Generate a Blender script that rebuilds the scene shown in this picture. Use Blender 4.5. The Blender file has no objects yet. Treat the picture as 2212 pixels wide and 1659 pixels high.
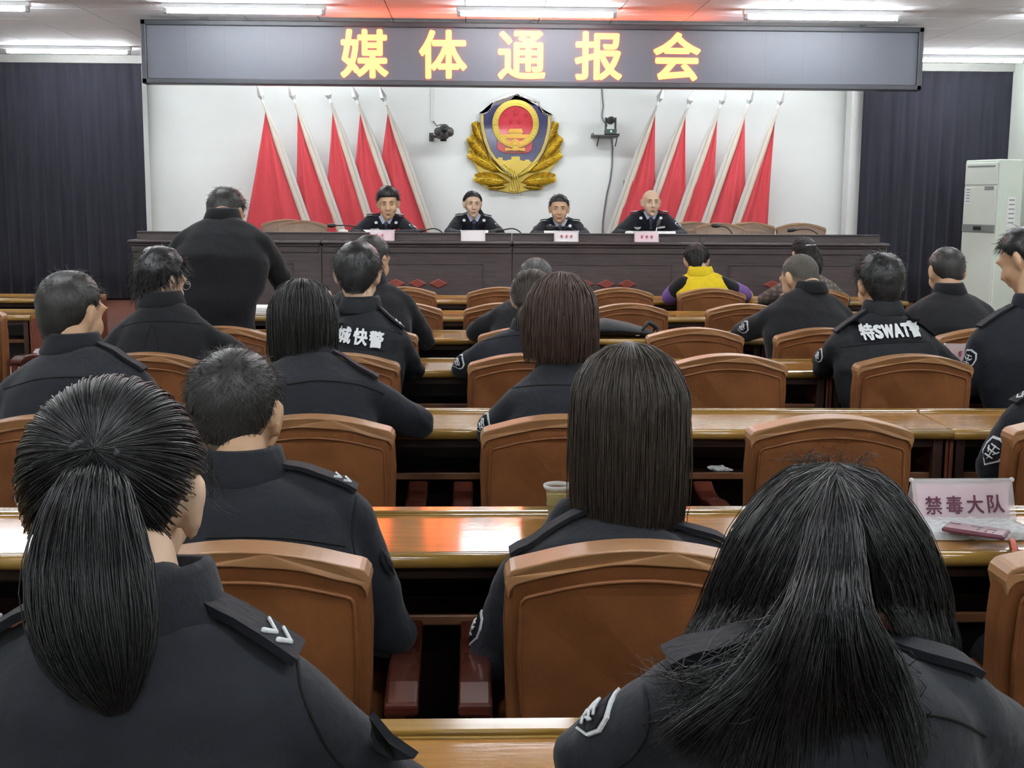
import bpy, bmesh, math, random
import numpy as np
from mathutils import Vector, Matrix, Euler, noise
from mathutils.bvhtree import BVHTree

random.seed(7)
RNG = np.random.default_rng(11)
scene = bpy.context.scene
COL = scene.collection
PI = math.pi

# ------------------------------------------------------------------ camera
CAM_Z, FPX, W, H = 1.51, 2650.0, 2212.0, 1659.0
YAW = math.atan(86.0 / FPX)
PITCH = math.atan(399.5 / FPX)
ROLL = 0.006
cam_data = bpy.data.cameras.new('camera')
cam_data.sensor_width = 36.0
cam_data.lens = FPX / W * 36.0
cam_data.clip_start = 0.05
cam = bpy.data.objects.new('camera', cam_data)
COL.objects.link(cam)
CAM_R = Matrix.Rotation(-YAW, 3, 'Z') @ Matrix.Rotation(PI / 2 - PITCH, 3, 'X') @ Matrix.Rotation(ROLL, 3, 'Z')
cam.matrix_world = Matrix.Translation((0, 0, CAM_Z)) @ CAM_R.to_4x4()
scene.camera = cam


def at(px, py, d):
    """world point seen at pixel (px, py) on the plane Y = d"""
    r = CAM_R @ Vector(((px - W / 2) / FPX, (H / 2 - py) / FPX, -1.0))
    t = d / r.y
    return Vector((r.x * t, d, CAM_Z + r.z * t))


# ------------------------------------------------------------------ world, exposure
world = bpy.data.worlds.new('world')
scene.world = world
world.use_nodes = True
world.node_tree.nodes['Background'].inputs[0].default_value = (0.8, 0.85, 0.95, 1)
world.node_tree.nodes['Background'].inputs[1].default_value = 0.05
vs = scene.view_settings
vs.view_transform = 'Standard'
vs.look = 'None'
vs.gamma = 1.0
vs.use_curve_mapping = False
vs.exposure = 1.05
scene.cycles.max_bounces = 4
scene.cycles.diffuse_bounces = 3
scene.cycles.adaptive_threshold = 0.03
scene.cycles.glossy_bounces = 3
scene.cycles.transparent_max_bounces = 8
LAMP_POWER = 52.0
CEIL_Z = 2.98


# ------------------------------------------------------------------ materials
def newmat(name):
    m = bpy.data.materials.new(name)
    m.use_nodes = True
    nt = m.node_tree
    return m, nt, nt.nodes['Principled BSDF']


def mat(name, col, rough=0.5, metal=0.0, spec=0.5, var=0.0, vscale=6.0, stretch=(1, 1, 1), bump=0.0, bscale=80.0,
        bstretch=(1, 1, 1), emit=None, estr=0.0, coat=0.0, sheen=0.0, trans=0.0, alpha=1.0, ior=1.45, col2=None, aniso=0.0):
    m, nt, b = newmat(name)
    b.inputs['Base Color'].default_value = (*col, 1)
    b.inputs['Roughness'].default_value = rough
    b.inputs['Metallic'].default_value = metal
    b.inputs['Specular IOR Level'].default_value = spec
    b.inputs['IOR'].default_value = ior
    if coat:
        b.inputs['Coat Weight'].default_value = coat
        b.inputs['Coat Roughness'].default_value = 0.08
    if sheen:
        b.inputs['Sheen Weight'].default_value = sheen
        b.inputs['Sheen Roughness'].default_value = 0.5
    if trans:
        b.inputs['Transmission Weight'].default_value = trans
    if alpha < 1:
        b.inputs['Alpha'].default_value = alpha
    if emit:
        b.inputs['Emission Color'].default_value = (*emit, 1)
        b.inputs['Emission Strength'].default_value = estr
    if var > 0 or bump > 0:
        tc = nt.nodes.new('ShaderNodeTexCoord')
    if var > 0:
        mp = nt.nodes.new('ShaderNodeMapping')
        mp.inputs['Scale'].default_value = stretch
        nt.links.new(tc.outputs['Object'], mp.inputs['Vector'])
        n = nt.nodes.new('ShaderNodeTexNoise')
        n.inputs['Scale'].default_value = vscale
        n.inputs['Detail'].default_value = 5
        nt.links.new(mp.outputs['Vector'], n.inputs['Vector'])
        rp = nt.nodes.new('ShaderNodeValToRGB')
        rp.color_ramp.elements[0].position = 0.3
        rp.color_ramp.elements[1].position = 0.7
        c2 = col2 or tuple(c * (1 + var) for c in col)
        c1 = tuple(c * (1 - var) for c in col)
        rp.color_ramp.elements[0].color = (*c1, 1)
        rp.color_ramp.elements[1].color = (*c2, 1)
        nt.links.new(n.outputs['Fac'], rp.inputs['Fac'])
        nt.links.new(rp.outputs['Color'], b.inputs['Base Color'])
    if bump > 0:
        mp2 = nt.nodes.new('ShaderNodeMapping')
        mp2.inputs['Scale'].default_value = bstretch
        nt.links.new(tc.outputs['Object'], mp2.inputs['Vector'])
        n2 = nt.nodes.new('ShaderNodeTexNoise')
        n2.inputs['Scale'].default_value = bscale
        n2.inputs['Detail'].default_value = 4
        nt.links.new(mp2.outputs['Vector'], n2.inputs['Vector'])
        bp = nt.nodes.new('ShaderNodeBump')
        bp.inputs['Strength'].default_value = bump
        bp.inputs['Distance'].default_value = 0.01
        nt.links.new(n2.outputs['Fac'], bp.inputs['Height'])
        nt.links.new(bp.outputs['Normal'], b.inputs['Normal'])
    return m


M = {}
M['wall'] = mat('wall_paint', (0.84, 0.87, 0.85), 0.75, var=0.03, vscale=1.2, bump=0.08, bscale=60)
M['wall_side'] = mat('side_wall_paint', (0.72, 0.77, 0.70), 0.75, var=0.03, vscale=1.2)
M['ceil'] = mat('ceiling_panel', (0.90, 0.91, 0.94), 0.7, var=0.02, vscale=5, bump=0.1, bscale=120)
M['ceil_gap'] = mat('ceiling_grid', (0.35, 0.35, 0.36), 0.7)
M['pelmet'] = mat('pelmet_paint', (0.38, 0.38, 0.36), 0.7, var=0.05)
M['floor'] = mat('floor_tile', (0.035, 0.020, 0.016), 0.3, var=0.3, vscale=3)
M['stage'] = mat('stage_boards', (0.17, 0.065, 0.045), 0.4, var=0.25, vscale=4, stretch=(1, 8, 1), bump=0.1, bscale=30)
M['curtain'] = mat('curtain_velvet', (0.024, 0.024, 0.034), 0.9, spec=0.15, var=0.2, vscale=3, stretch=(8, 8, 0.4), sheen=0.25)
M['tube'] = mat('fluorescent_tube', (1, 1, 1), 0.4, emit=(0.93, 0.97, 1.0), estr=LAMP_POWER)
M['fixture'] = mat('fixture_enamel', (0.75, 0.75, 0.76), 0.4)
M['endcap'] = mat('fixture_cap', (0.35, 0.35, 0.37), 0.5)
M['led_frame'] = mat('sign_frame', (0.035, 0.038, 0.045), 0.4, var=0.1)
M['red'] = mat('flag_red', (0.62, 0.055, 0.07), 0.65, var=0.06, vscale=9, stretch=(3, 3, .4), sheen=0.2)
M['cream'] = mat('flag_border', (0.68, 0.60, 0.50), 0.75, var=0.05)
M['sleeve'] = mat('flag_sleeve', (0.62, 0.61, 0.57), 0.75)
M['steel'] = mat('steel', (0.42, 0.42, 0.42), 0.4, 0.7, var=0.08)
M['chrome'] = mat('chrome', (0.75, 0.75, 0.76), 0.2, 1.0)
M['black'] = mat('black_plastic', (0.016, 0.016, 0.018), 0.4)
M['dgrey'] = mat('dark_grey_plastic', (0.07, 0.065, 0.065), 0.45)
M['rostrum'] = mat('rostrum_veneer', (0.062, 0.044, 0.044), 0.42, var=0.25, vscale=5, stretch=(1, 1, 12), bump=0.04, bscale=60, bstretch=(1, 1, 10))
M['rostrum_top'] = mat('rostrum_top_veneer', (0.055, 0.042, 0.044), 0.35, var=0.2, vscale=5, stretch=(1, 10, 1))
M['diamond'] = mat('red_lozenge', (0.22, 0.045, 0.032), 0.35, var=0.15, vscale=10)
M['desk'] = mat('desk_lacquer', (0.31, 0.15, 0.040), 0.09, spec=0.35, var=0.16, vscale=5, stretch=(1.0, 14, 6), bump=0.02, bscale=14, bstretch=(1, 14, 1))
M['desk_edge'] = mat('desk_edge_lacquer', (0.27, 0.155, 0.035), 0.16, spec=0.6, var=0.15, vscale=5, stretch=(.6, 14, 6), coat=0.5)
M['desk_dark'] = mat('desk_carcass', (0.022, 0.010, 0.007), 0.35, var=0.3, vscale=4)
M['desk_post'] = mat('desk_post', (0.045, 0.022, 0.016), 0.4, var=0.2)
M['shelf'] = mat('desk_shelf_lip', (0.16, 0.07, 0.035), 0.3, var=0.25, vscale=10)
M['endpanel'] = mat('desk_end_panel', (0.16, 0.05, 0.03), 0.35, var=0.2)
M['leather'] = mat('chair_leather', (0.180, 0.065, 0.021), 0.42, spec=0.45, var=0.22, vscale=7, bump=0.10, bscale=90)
M['leather_top'] = mat('chair_leather_roll', (0.31, 0.155, 0.068), 0.36, spec=0.5, var=0.12, vscale=9, bump=0.06, bscale=60)  # paler base colour carries the lamp sheen seen on chair tops
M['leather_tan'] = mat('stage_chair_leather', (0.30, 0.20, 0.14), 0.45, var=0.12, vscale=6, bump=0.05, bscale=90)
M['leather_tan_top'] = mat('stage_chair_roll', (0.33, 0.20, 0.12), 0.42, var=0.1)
M['mahogany'] = mat('chair_arm_mahogany', (0.075, 0.018, 0.011), 0.18, spec=0.6, var=0.25, vscale=8, coat=0.4)
M['gold'] = mat('emblem_gold', (0.70, 0.52, 0.09), 0.34, 0.75, var=0.1, vscale=20)
M['gold2'] = mat('emblem_gold_flat', (0.58, 0.43, 0.09), 0.45, 0.55, var=0.08)
M['gold3'] = mat('emblem_gold_orange', (0.72, 0.40, 0.08), 0.45, 0.35)
M['silver'] = mat('emblem_silver', (0.40, 0.38, 0.37), 0.35, 0.8)
M['e_dark'] = mat('emblem_dark', (0.13, 0.115, 0.12), 0.35, 0.3)
M['e_blue'] = mat('emblem_blue', (0.045, 0.045, 0.12), 0.25, var=0.25, vscale=6, coat=0.3)
M['e_red'] = mat('emblem_red', (0.50, 0.035, 0.05), 0.25, coat=0.3)
M['white'] = mat('white_plastic', (0.78, 0.80, 0.76), 0.45)
M['ac'] = mat('ac_enamel', (0.70, 0.76, 0.68), 0.45, var=0.02)
M['ac_grey'] = mat('ac_grey', (0.22, 0.24, 0.23), 0.4)
M['paper'] = mat('paper', (0.85, 0.85, 0.86), 0.7, var=0.02)
M['pink'] = mat('pink_card', (0.82, 0.48, 0.58), 0.5, var=0.03)
M['ink'] = mat('plum_ink', (0.12, 0.03, 0.06), 0.6)
M['acrylic'] = mat('clear_acrylic', (0.92, 0.90, 0.92), 0.08, alpha=0.28)
M['film'] = mat('clear_film', (0.85, 0.87, 0.88), 0.12, alpha=0.45, bump=0.9, bscale=28)
M['tissue'] = mat('tissue', (0.80, 0.82, 0.83), 0.8, bump=0.5, bscale=30)
M['phone'] = mat('phone_plum', (0.15, 0.045, 0.07), 0.3, var=0.1)
M['strap'] = mat('strap_coral', (0.62, 0.15, 0.10), 0.6)
M['cup'] = mat('cup_plastic', (0.95, 0.96, 0.95), 0.06, alpha=0.06)
M['cup_rim'] = mat('cup_rim_plastic', (0.85, 0.87, 0.88), 0.15, alpha=0.55)
M['tea'] = mat('green_tea', (0.26, 0.20, 0.012), 0.05, alpha=0.85)
M['leaf'] = mat('tea_leaves', (0.34, 0.45, 0.05), 0.6, var=0.4, vscale=120)
M['bag'] = mat('bag_nylon', (0.018, 0.021, 0.022), 0.7, bump=0.3, bscale=25)
M['cable'] = mat('grey_cable', (0.16, 0.16, 0.17), 0.5)
M['cam_led'] = mat('green_indicator', (0.1, 0.7, 0.4), 0.4, emit=(0.1, 1, 0.5), estr=2)


def led_panel_material():
    m, nt, b = newmat('led_module')
    tc = nt.nodes.new('ShaderNodeTexCoord')
    mp = nt.nodes.new('ShaderNodeMapping')
    mp.inputs['Scale'].default_value = (130, 130, 130)
    nt.links.new(tc.outputs['Object'], mp.inputs['Vector'])
    v = nt.nodes.new('ShaderNodeTexVoronoi')
    v.inputs['Scale'].default_value = 1.0
    v.inputs['Randomness'].default_value = 0.0
    nt.links.new(mp.outputs['Vector'], v.inputs['Vector'])
    rp = nt.nodes.new('ShaderNodeValToRGB')
    rp.color_ramp.elements[0].position = 0.25
    rp.color_ramp.elements[1].position = 0.5
    rp.color_ramp.elements[0].color = (0.17, 0.18, 0.21, 1)
    rp.color_ramp.elements[1].color = (0.075, 0.08, 0.10, 1)
    nt.links.new(v.outputs['Distance'], rp.inputs['Fac'])
    nt.links.new(rp.outputs['Color'], b.inputs['Base Color'])
    b.inputs['Roughness'].default_value = 0.5
    return m


M['led_panel'] = led_panel_material()
M['led_on'] = mat('led_lit', (0.9, 0.4, 0.1), 0.5, emit=(1.0, 0.085, 0.017), estr=6.0)


# ------------------------------------------------------------------ mesh builder
class MB:
    def __init__(s):
        s.v, s.f = [], []

    def add(s, vs_, fs):
        o = len(s.v)
        s.v.extend([tuple(p) for p in vs_])
        s.f.extend([tuple(i + o for i in f) for f in fs])
        return s

    def box(s, c, size, R=None):
        hx, hy, hz = size[0] / 2, size[1] / 2, size[2] / 2
        P = [Vector((x, y, z)) for x in (-hx, hx) for y in (-hy, hy) for z in (-hz, hz)]
        if R is not None:
            P = [R @ p for p in P]
        c = Vector(c)
        return s.add([p + c for p in P], [(0, 1, 3, 2), (4, 6, 7, 5), (0, 4, 5, 1), (2, 3, 7, 6), (0, 2, 6, 4), (1, 5, 7, 3)])

    def ell(s, c, r, R=None, n=16, m=10):
        vs_, fs = [], []
        c = Vector(c)
        if not hasattr(r, '__len__'):
            r = (r, r, r)
        for i in range(1, m):
            th = PI * i / m
            for j in range(n):
                ph = 2 * PI * j / n
                p = Vector((r[0] * math.sin(th) * math.cos(ph), r[1] * math.sin(th) * math.sin(ph), r[2] * math.cos(th)))
                vs_.append((R @ p if R is not None else p) + c)
        t = Vector((0, 0, r[2])); b = Vector((0, 0, -r[2]))
        vs_.append((R @ t if R is not None else t) + c)
        vs_.append((R @ b if R is not None else b) + c)
        T, B = len(vs_) - 2, len(vs_) - 1
        for i in range(m - 2):
            for j in range(n):
                a = i * n + j; b2 = i * n + (j + 1) % n
                fs.append((a, a + n, b2 + n, b2))
        for j in range(n):
            fs.append((T, j, (j + 1) % n))
            k = (m - 2) * n
            fs.append((B, k + (j + 1) % n, k + j))
        return s.add(vs_, fs)

    def rings(s, rings, cap=True, closed=False):
        n = len(rings[0])
        vs_ = [p for r in rings for p in r]
        fs = []
        k = len(rings)
        for i in range(k if closed else k - 1):
            for j in range(n):
                a = i * n + j; b = i * n + (j + 1) % n
                c = ((i + 1) % k) * n + (j + 1) % n; d = ((i + 1) % k) * n + j
                fs.append((a, b, c, d))
        if cap and not closed:
            fs.append(tuple(range(n))[::-1])
            fs.append(tuple((k - 1) * n + j for j in range(n)))
        return s.add(vs_, fs)

    def loft(s, pts, rx, ry=None, xdir=(1, 0, 0), n=14, round_ends=True):
        """tube of elliptical sections along pts; rx along xdir, ry across"""
        pts = [Vector(p) for p in pts]
        k = len(pts)
        if not hasattr(rx, '__len__'):
            rx = [rx] * k
        if ry is None:
            ry = rx
        elif not hasattr(ry, '__len__'):
            ry = [ry] * k
        xd = Vector(xdir)
        out = []

        def ring(c, t, a, b):
            x = xd - t * xd.dot(t)
            if x.length < 1e-4:
                x = Vector((0, 1, 0)) - t * t.y
                if x.length < 1e-4:
                    x = Vector((1, 0, 0))
            x.normalize()
            y = t.cross(x)
            return [c + x * (a * math.cos(2 * PI * j / n)) + y * (b * math.sin(2 * PI * j / n)) for j in range(n)]
        for i in range(k):
            t = (pts[min(i + 1, k - 1)] - pts[max(i - 1, 0)])
            t.normalize()
            if i == 0 and round_ends:
                e = min(rx[0], ry[0])
                for q in (0.9, 0.55):
                    f = math.sqrt(1 - q * q)
                    out.append(ring(pts[0] - t * (e * q), t, rx[0] * f, ry[0] * f))
            out.append(ring(pts[i], t, rx[i], ry[i]))
            if i == k - 1 and round_ends:
                e = min(rx[-1], ry[-1])
                for q in (0.55, 0.9):
                    f = math.sqrt(1 - q * q)
                    out.append(ring(pts[-1] + t * (e * q), t, rx[-1] * f, ry[-1] * f))
        return s.rings(out)

    def tube(s, pts, r, n=6):
        return s.loft(pts, r, None, (0.31, 0.17, 0.93), n, False)

    def cyl(s, p0, p1, r0, r1=None, n=16):
        return s.loft([p0, p1], [r0, r0 if r1 is None else r1], None, (0.93, 0.31, 0.17), n, False)

    def lathe(s, prof, c=(0, 0, 0), n=24, cap=True):
        c = Vector(c)
        return s.rings([[c + Vector((r * math.cos(2 * PI * j / n), r * math.sin(2 * PI * j / n), z)) for j in range(n)] for r, z in prof], cap)

    def prism(s, poly, y0, y1, f=None):
        """polygon in (x, z) pulled from y0 to y1"""
        n = len(poly)
        g = f or (lambda x, y, z: (x, y, z))
        vs_ = [g(x, y0, z) for x, z in poly] + [g(x, y1, z) for x, z in poly]
        fs = [tuple(range(n)), tuple(range(2 * n - 1, n - 1, -1))]
        for i in range(n):
            j = (i + 1) % n
            fs.append((i, i + n, j + n, j))
        return s.add(vs_, fs)

    def grid(s, P):
        """P[i][j] points"""
        n, m = len(P), len(P[0])
        return s.add([p for r in P for p in r], [(i * m + j, i * m + j + 1, (i + 1) * m + j + 1, (i + 1) * m + j) for i in range(n - 1) for j in range(m - 1)])

    def mesh(s, name, origin=None):
        me = bpy.data.meshes.new(name)
        V = s.v if origin is None else [(p[0] - origin[0], p[1] - origin[1], p[2] - origin[2]) for p in s.v]
        me.from_pydata(V, [], s.f)
        me.validate()
        bm = bmesh.new(); bm.from_mesh(me)
        bmesh.ops.recalc_face_normals(bm, faces=bm.faces[:])
        bm.to_mesh(me); bm.free()
        return me

    def build(s, name, m, parent=None, smooth=False, bevel=0.0, origin=None, seg=2):
        return link(name, s.mesh(name, origin), m, parent, smooth, bevel, seg)


def link(name, me, m, parent=None, smooth=False, bevel=0.0, seg=2):
    o = bpy.data.objects.new(name, me)
    COL.objects.link(o)
    if m is not None:
        me.materials.clear()
        me.materials.append(M[m] if isinstance(m, str) else m)
    if smooth:
        me.polygons.foreach_set('use_smooth', [True] * len(me.polygons))
    if parent is not None:
        o.parent = parent
    if bevel:
        b = o.modifiers.new('bevel', 'BEVEL')
        b.width = bevel; b.segments = seg; b.limit_method = 'ANGLE'; b.angle_limit = 0.6
    return o


def tag(o, label=None, cat=None, group=None, kind=None):
    if label: o['label'] = label
    if cat: o['category'] = cat
    if group: o['group'] = group
    if kind: o['kind'] = kind
    return o


def thing(name, label, cat, loc=(0, 0, 0), rotz=0.0, group=None):
    o = bpy.data.objects.new(name, None)
    COL.objects.link(o)
    o.location = loc
    o.rotation_euler = (0, 0, rotz)
    o.empty_display_size = 0.1
    return tag(o, label, cat, group)


def dup(root, loc, rotz, label, group=None):
    r = root.copy(); COL.objects.link(r)
    r.location = loc; r.rotation_euler = (0, 0, rotz)
    r['label'] = label
    if group: r['group'] = group
    for ch in list(root.children):
        c = ch.copy(); COL.objects.link(c); c.parent = r
        for g in list(ch.children):
            d = g.copy(); COL.objects.link(d); d.parent = c
    return r


def struct(o):
    o['kind'] = 'structure'
    return o


SCR = bpy.data.scenes.new('scratch')      # work bench for modifiers and text, removed at the end


def evaluated(me, mods):
    o = bpy.data.objects.new('scratch', me)
    SCR.collection.objects.link(o)
    mods(o)
    vl = SCR.view_layers[0]
    vl.update()
    out = bpy.data.meshes.new_from_object(o.evaluated_get(vl.depsgraph))
    bpy.data.objects.remove(o)
    bpy.data.meshes.remove(me)
    return out


def remesh(mb, voxel, it=4, name='body'):
    def mods(o):
        r = o.modifiers.new('r', 'REMESH'); r.mode = 'VOXEL'; r.voxel_size = voxel; r.use_smooth_shade = True
        if it:
            s_ = o.modifiers.new('s', 'SMOOTH'); s_.factor = 0.5; s_.iterations = it
    me = evaluated(mb.mesh(name), mods)
    me.name = name
    return me


def text_mesh(txt, size, bold=0.0, depth=0.002, spacing=1.0):
    """text in the (x, z) plane facing -Y, centred"""
    cu = bpy.data.curves.new('t', 'FONT')
    cu.body = txt; cu.size = size; cu.offset = bold; cu.extrude = depth / 2; cu.align_x = 'CENTER'; cu.align_y = 'CENTER'
    cu.space_character = spacing; cu.resolution_u = 3
    o = bpy.data.objects.new('t', cu); SCR.collection.objects.link(o)
    vl = SCR.view_layers[0]
    vl.update()
    me = bpy.data.meshes.new_from_object(o.evaluated_get(vl.depsgraph))
    bpy.data.objects.remove(o); bpy.data.curves.remove(cu)
    me.transform(Matrix.Rotation(PI / 2, 4, 'X'))
    return me


def centre_mesh(me, height=None, width=None):
    n = len(me.vertices)
    a = np.empty(n * 3); me.vertices.foreach_get('co', a); a = a.reshape(-1, 3)
    lo, hi = a.min(0), a.max(0)
    a -= (lo + hi) / 2
    sx = sz = 1.0
    if height: sz = height / (hi[2] - lo[2]); sx = sz
    if width: sx = width / (hi[0] - lo[0])
    if width and not height: sz = sx
    a[:, 0] *= sx; a[:, 2] *= sz
    me.vertices.foreach_set('co', a.ravel())
    return me


def bold_text(txt, height, width, b, depth=.003, spacing=1.0):
    me = centre_mesh(text_mesh(txt, 1.0, 0.0, depth, spacing), height=height - 2 * b, width=width - 2 * b if width else None)
    co = np.empty(len(me.vertices) * 3); me.vertices.foreach_get('co', co); co = co.reshape(-1, 3)
    faces = [tuple(p.vertices) for p in me.polygons]
    mb = MB()
    for q in range(9):
        o_ = (0, 0) if q == 8 else (b * math.cos(q * PI / 4), b * math.sin(q * PI / 4))
        mb.add(co + np.array([o_[0], -.00002 * q, o_[1]]), faces)
    bpy.data.meshes.remove(me)
    out = bpy.data.meshes.new('text')
    out.from_pydata(mb.v, [], mb.f)
    return out


# ================================================================== the room
XL, XR, YB, YF = -5.7, 5.78, 13.65, -2.6
CEIL_Z = 2.965
STAGE_Z, STAGE_Y = 0.40, 10.02
D_CUR, D_LED, D_ROS = 13.3, 10.4, 10.3

struct(MB().box(((XL + XR) / 2, (YB + YF) / 2, -0.05), (XR - XL + .4, YB - YF + .4, 0.1)).build('floor', 'floor'))
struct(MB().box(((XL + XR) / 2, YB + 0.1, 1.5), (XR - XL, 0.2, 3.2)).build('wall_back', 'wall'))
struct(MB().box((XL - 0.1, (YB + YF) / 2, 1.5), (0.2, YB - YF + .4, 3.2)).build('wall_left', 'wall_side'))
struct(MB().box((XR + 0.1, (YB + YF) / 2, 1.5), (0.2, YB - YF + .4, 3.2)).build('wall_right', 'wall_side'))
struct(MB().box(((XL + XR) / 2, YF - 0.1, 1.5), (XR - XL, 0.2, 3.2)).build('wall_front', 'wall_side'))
ceiling = struct(MB().box(((XL + XR) / 2, (YB + YF) / 2, CEIL_Z + 0.07), (XR - XL + .4, YB - YF + .4, 0.1)).build('ceiling', 'ceil_gap'))
# square panels laid in a grid: single ones where the photograph shows them, one joined field behind the viewer
TILE = 0.60
pane = MB().box((0, 0, 0), (TILE - 0.008, TILE - 0.008, 0.016)).mesh('ceiling_panel')
pane.materials.append(M['ceil'])
X0 = -0.06 - TILE * 9
n_x = int((XR - XL) / TILE) + 1
field = MB()
for i in range(n_x):
    xc = X0 + TILE * (i + .5)
    if xc < XL + .1 or xc > XR - .1:
        continue
    j = 0
    while YB - TILE * (j + .5) > YF:
        yc = YB - TILE * (j + .5)
        if yc > 8.2:
            o = bpy.data.objects.new('ceiling_panel', pane)
            COL.objects.link(o); o.location = (xc, yc, CEIL_Z + 0.008); o.parent = ceiling
        else:
            field.box((xc, yc, CEIL_Z + 0.008), (TILE - 0.008, TILE - 0.008, 0.016))
        j += 1
fo = field.build('ceiling_panel_field', 'ceil', ceiling)
fo['kind'] = 'stuff'

stage = struct(MB().box(((XL + XR) / 2, (STAGE_Y + YB) / 2, STAGE_Z / 2), (XR - XL, YB - STAGE_Y, STAGE_Z)).build('floor_stage', 'endpanel'))
PL = 0.16
k = 0
y = STAGE_Y + PL / 2
plank = MB().box((0, 0, 0), (XR - XL, PL - .006, 0.02)).mesh('plank')
plank.materials.append(M['stage'])
while y < YB:
    o = bpy.data.objects.new('plank', plank); COL.objects.link(o); o.location = ((XL + XR) / 2, y, STAGE_Z); o.parent = stage
    y += PL
STAGE_Z += 0.01

# pelmet over the curtains, vertical strips beside the white wall
struct(MB().box(((XL + XR) / 2, D_CUR + 0.02, 2.935), (XR - XL, 0.10, 0.10)).build('trim_1', 'pelmet', bevel=0.006))
wl = at(312, 330, D_CUR); wr = at(1860, 330, D_CUR)
struct(MB().box((wr.x + 0.02, D_CUR + 0.22, 1.66), (0.22, 0.22, 2.5)).build('trim_2', 'wall', bevel=0.02))
struct(MB().box((wl.x - 0.14, D_CUR + 0.22, 1.66), (0.22, 0.22, 2.5)).build('trim_3', 'wall', bevel=0.02))


# ------------------------------------------------------------------ curtains
def curtain(x0, x1, label, seed):
    rnd = random.Random(seed)
    z0, z1 = STAGE_Z + 0.02, 2.895
    n = int((x1 - x0) / 0.018)
    ph = [rnd.uniform(0, 6) for _ in range(4)]
    P = []
    for k_ in range(9):
        f = k_ / 8
        z = z1 + (z0 - z1) * f
        row = []
        for i in range(n + 1):
            x = x0 + (x1 - x0) * i / n
            a = .006 + .014 * f
            yy = a * math.sin(x * 44 + ph[0] + .8 * math.sin(x * 5 + ph[1])) + .35 * a * math.sin(x * 91 + ph[2] + f)
            row.append(Vector((x, D_CUR + yy, z)))
        P.append(row)
    t = thing('stage_curtain', label, 'curtain', ((x0 + x1) / 2, D_CUR, z0))
    o = MB().grid(P).build('drape', 'curtain', t, True, origin=t.location)
    so = o.modifiers.new('s', 'SOLIDIFY'); so.thickness = 0.004
    rail = MB().cyl((x0, D_CUR, z1 + .005), (x1, D_CUR, z1 + .005), 0.012)
    rail.build('curtain_rail', 'dgrey', t, True, origin=t.location)
    return t


curtain(XL + 0.05, wl.x, 'tall dark curtain left of the white wall, behind the standing man', 1)
curtain(wr.x, at(2183, 300, D_CUR).x, 'tall dark curtain right of the white wall, beside the air conditioner', 2)


# ------------------------------------------------------------------ ceiling lamps
def lamp_proto():
    t = thing('tube_lamp', 'x', 'lamp', (0, 0, CEIL_Z), 0, 'fluorescent tube lamps on the ceiling')
    MB().box((0, 0, -0.0175), (1.24, 0.06, 0.035)).build('housing', 'fixture', t, bevel=0.006)
    MB().loft([(-0.575, 0, -0.056), (-.56, 0, -.056), (0.56, 0, -0.056), (.575, 0, -.056)], [.010, .0155, .0155, .010], n=12).build('tube', 'tube', t, True)
    for s in (-1, 1):
        MB().box((s * 0.597, 0, -0.045), (0.030, 0.034, 0.06)).build('lamp_holder', 'endcap', t, bevel=0.005)
    return t


lamp0 = lamp_proto()
COLS = [-3.97, -1.74, 0.49, 2.70, 4.93]
CN = ['left of the first lamp that shows whole', 'left', 'middle', 'right', 'far right']
first = True
for ry, rn in ((12.5, 'r0'), (9.72, 'r1'), (6.95, ''), (4.15, ''), (1.35, ''), (-1.4, '')):
    for ci, x in enumerate(COLS):
        if ry < 9 and ci in (0, 4) and False:
            continue
        if rn == 'r0':
            lab = ['tube lamp behind the sign at its left end, over the left curtain', 'tube lamp hidden behind the left part of the sign', 'tube lamp hidden behind the middle of the sign', 'tube lamp hidden behind the right part of the sign', 'tube lamp behind the sign at its right end, over the right curtain'][ci]
        elif rn == 'r1':
            lab = ['tube lamp cut by the top left corner of the photo', 'lit tube lamp above the left part of the sign', 'lit tube lamp above the middle of the sign, in the red glow', 'lit tube lamp above the right end of the sign', 'tube lamp past the top right corner of the photo'][ci]
        else:
            lab = 'fluorescent tube lamp on the ceiling nearer than the photo shows'
        if first:
            lamp0.location = (x, ry, CEIL_Z); lamp0['label'] = lab; first = False
        else:
            dup(lamp0, (x, ry, CEIL_Z), 0, lab)

# ------------------------------------------------------------------ LED sign
a = at(303, 45, D_LED); b = at(1996, 66, D_LED); c_ = at(309, 180, D_LED)
sx0, sx1, sz0, sz1 = a.x, b.x, 2.428, 2.938
sign = thing('led_sign', 'long LED sign showing five glowing red and yellow characters', 'sign', ((sx0 + sx1) / 2, D_LED, sz0))
O = sign.location
bw = 0.045
for nm, c, s in (('frame_bar', ((sx0 + sx1) / 2, D_LED + .05, sz1 - bw / 2), (sx1 - sx0, .14, bw)),
                 ('frame_bar', ((sx0 + sx1) / 2, D_LED + .05, sz0 + bw / 2), (sx1 - sx0, .14, bw)),
                 ('frame_bar', (sx0 + bw / 2, D_LED + .05, (sz0 + sz1) / 2), (bw, .14, sz1 - sz0)),
                 ('frame_bar', (sx1 - bw / 2, D_LED + .05, (sz0 + sz1) / 2), (bw, .14, sz1 - sz0))):
    MB().box(c, s).build(nm, 'led_frame', sign, bevel=0.008, origin=O)
nmod = 20
mw = (sx1 - sx0 - 2 * bw) / nmod
pm = MB().box((0, 0, 0), (mw - .0003, .02, sz1 - sz0 - 2 * bw)).mesh('led_module')
pm.materials.append(M['led_panel'])
for i in range(nmod):
    o = bpy.data.objects.new('led_module', pm); COL.objects.link(o)
    o.parent = sign; o.location = Vector((sx0 + bw + mw * (i + .5), D_LED + .012, (sz0 + sz1) / 2)) - O
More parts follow.
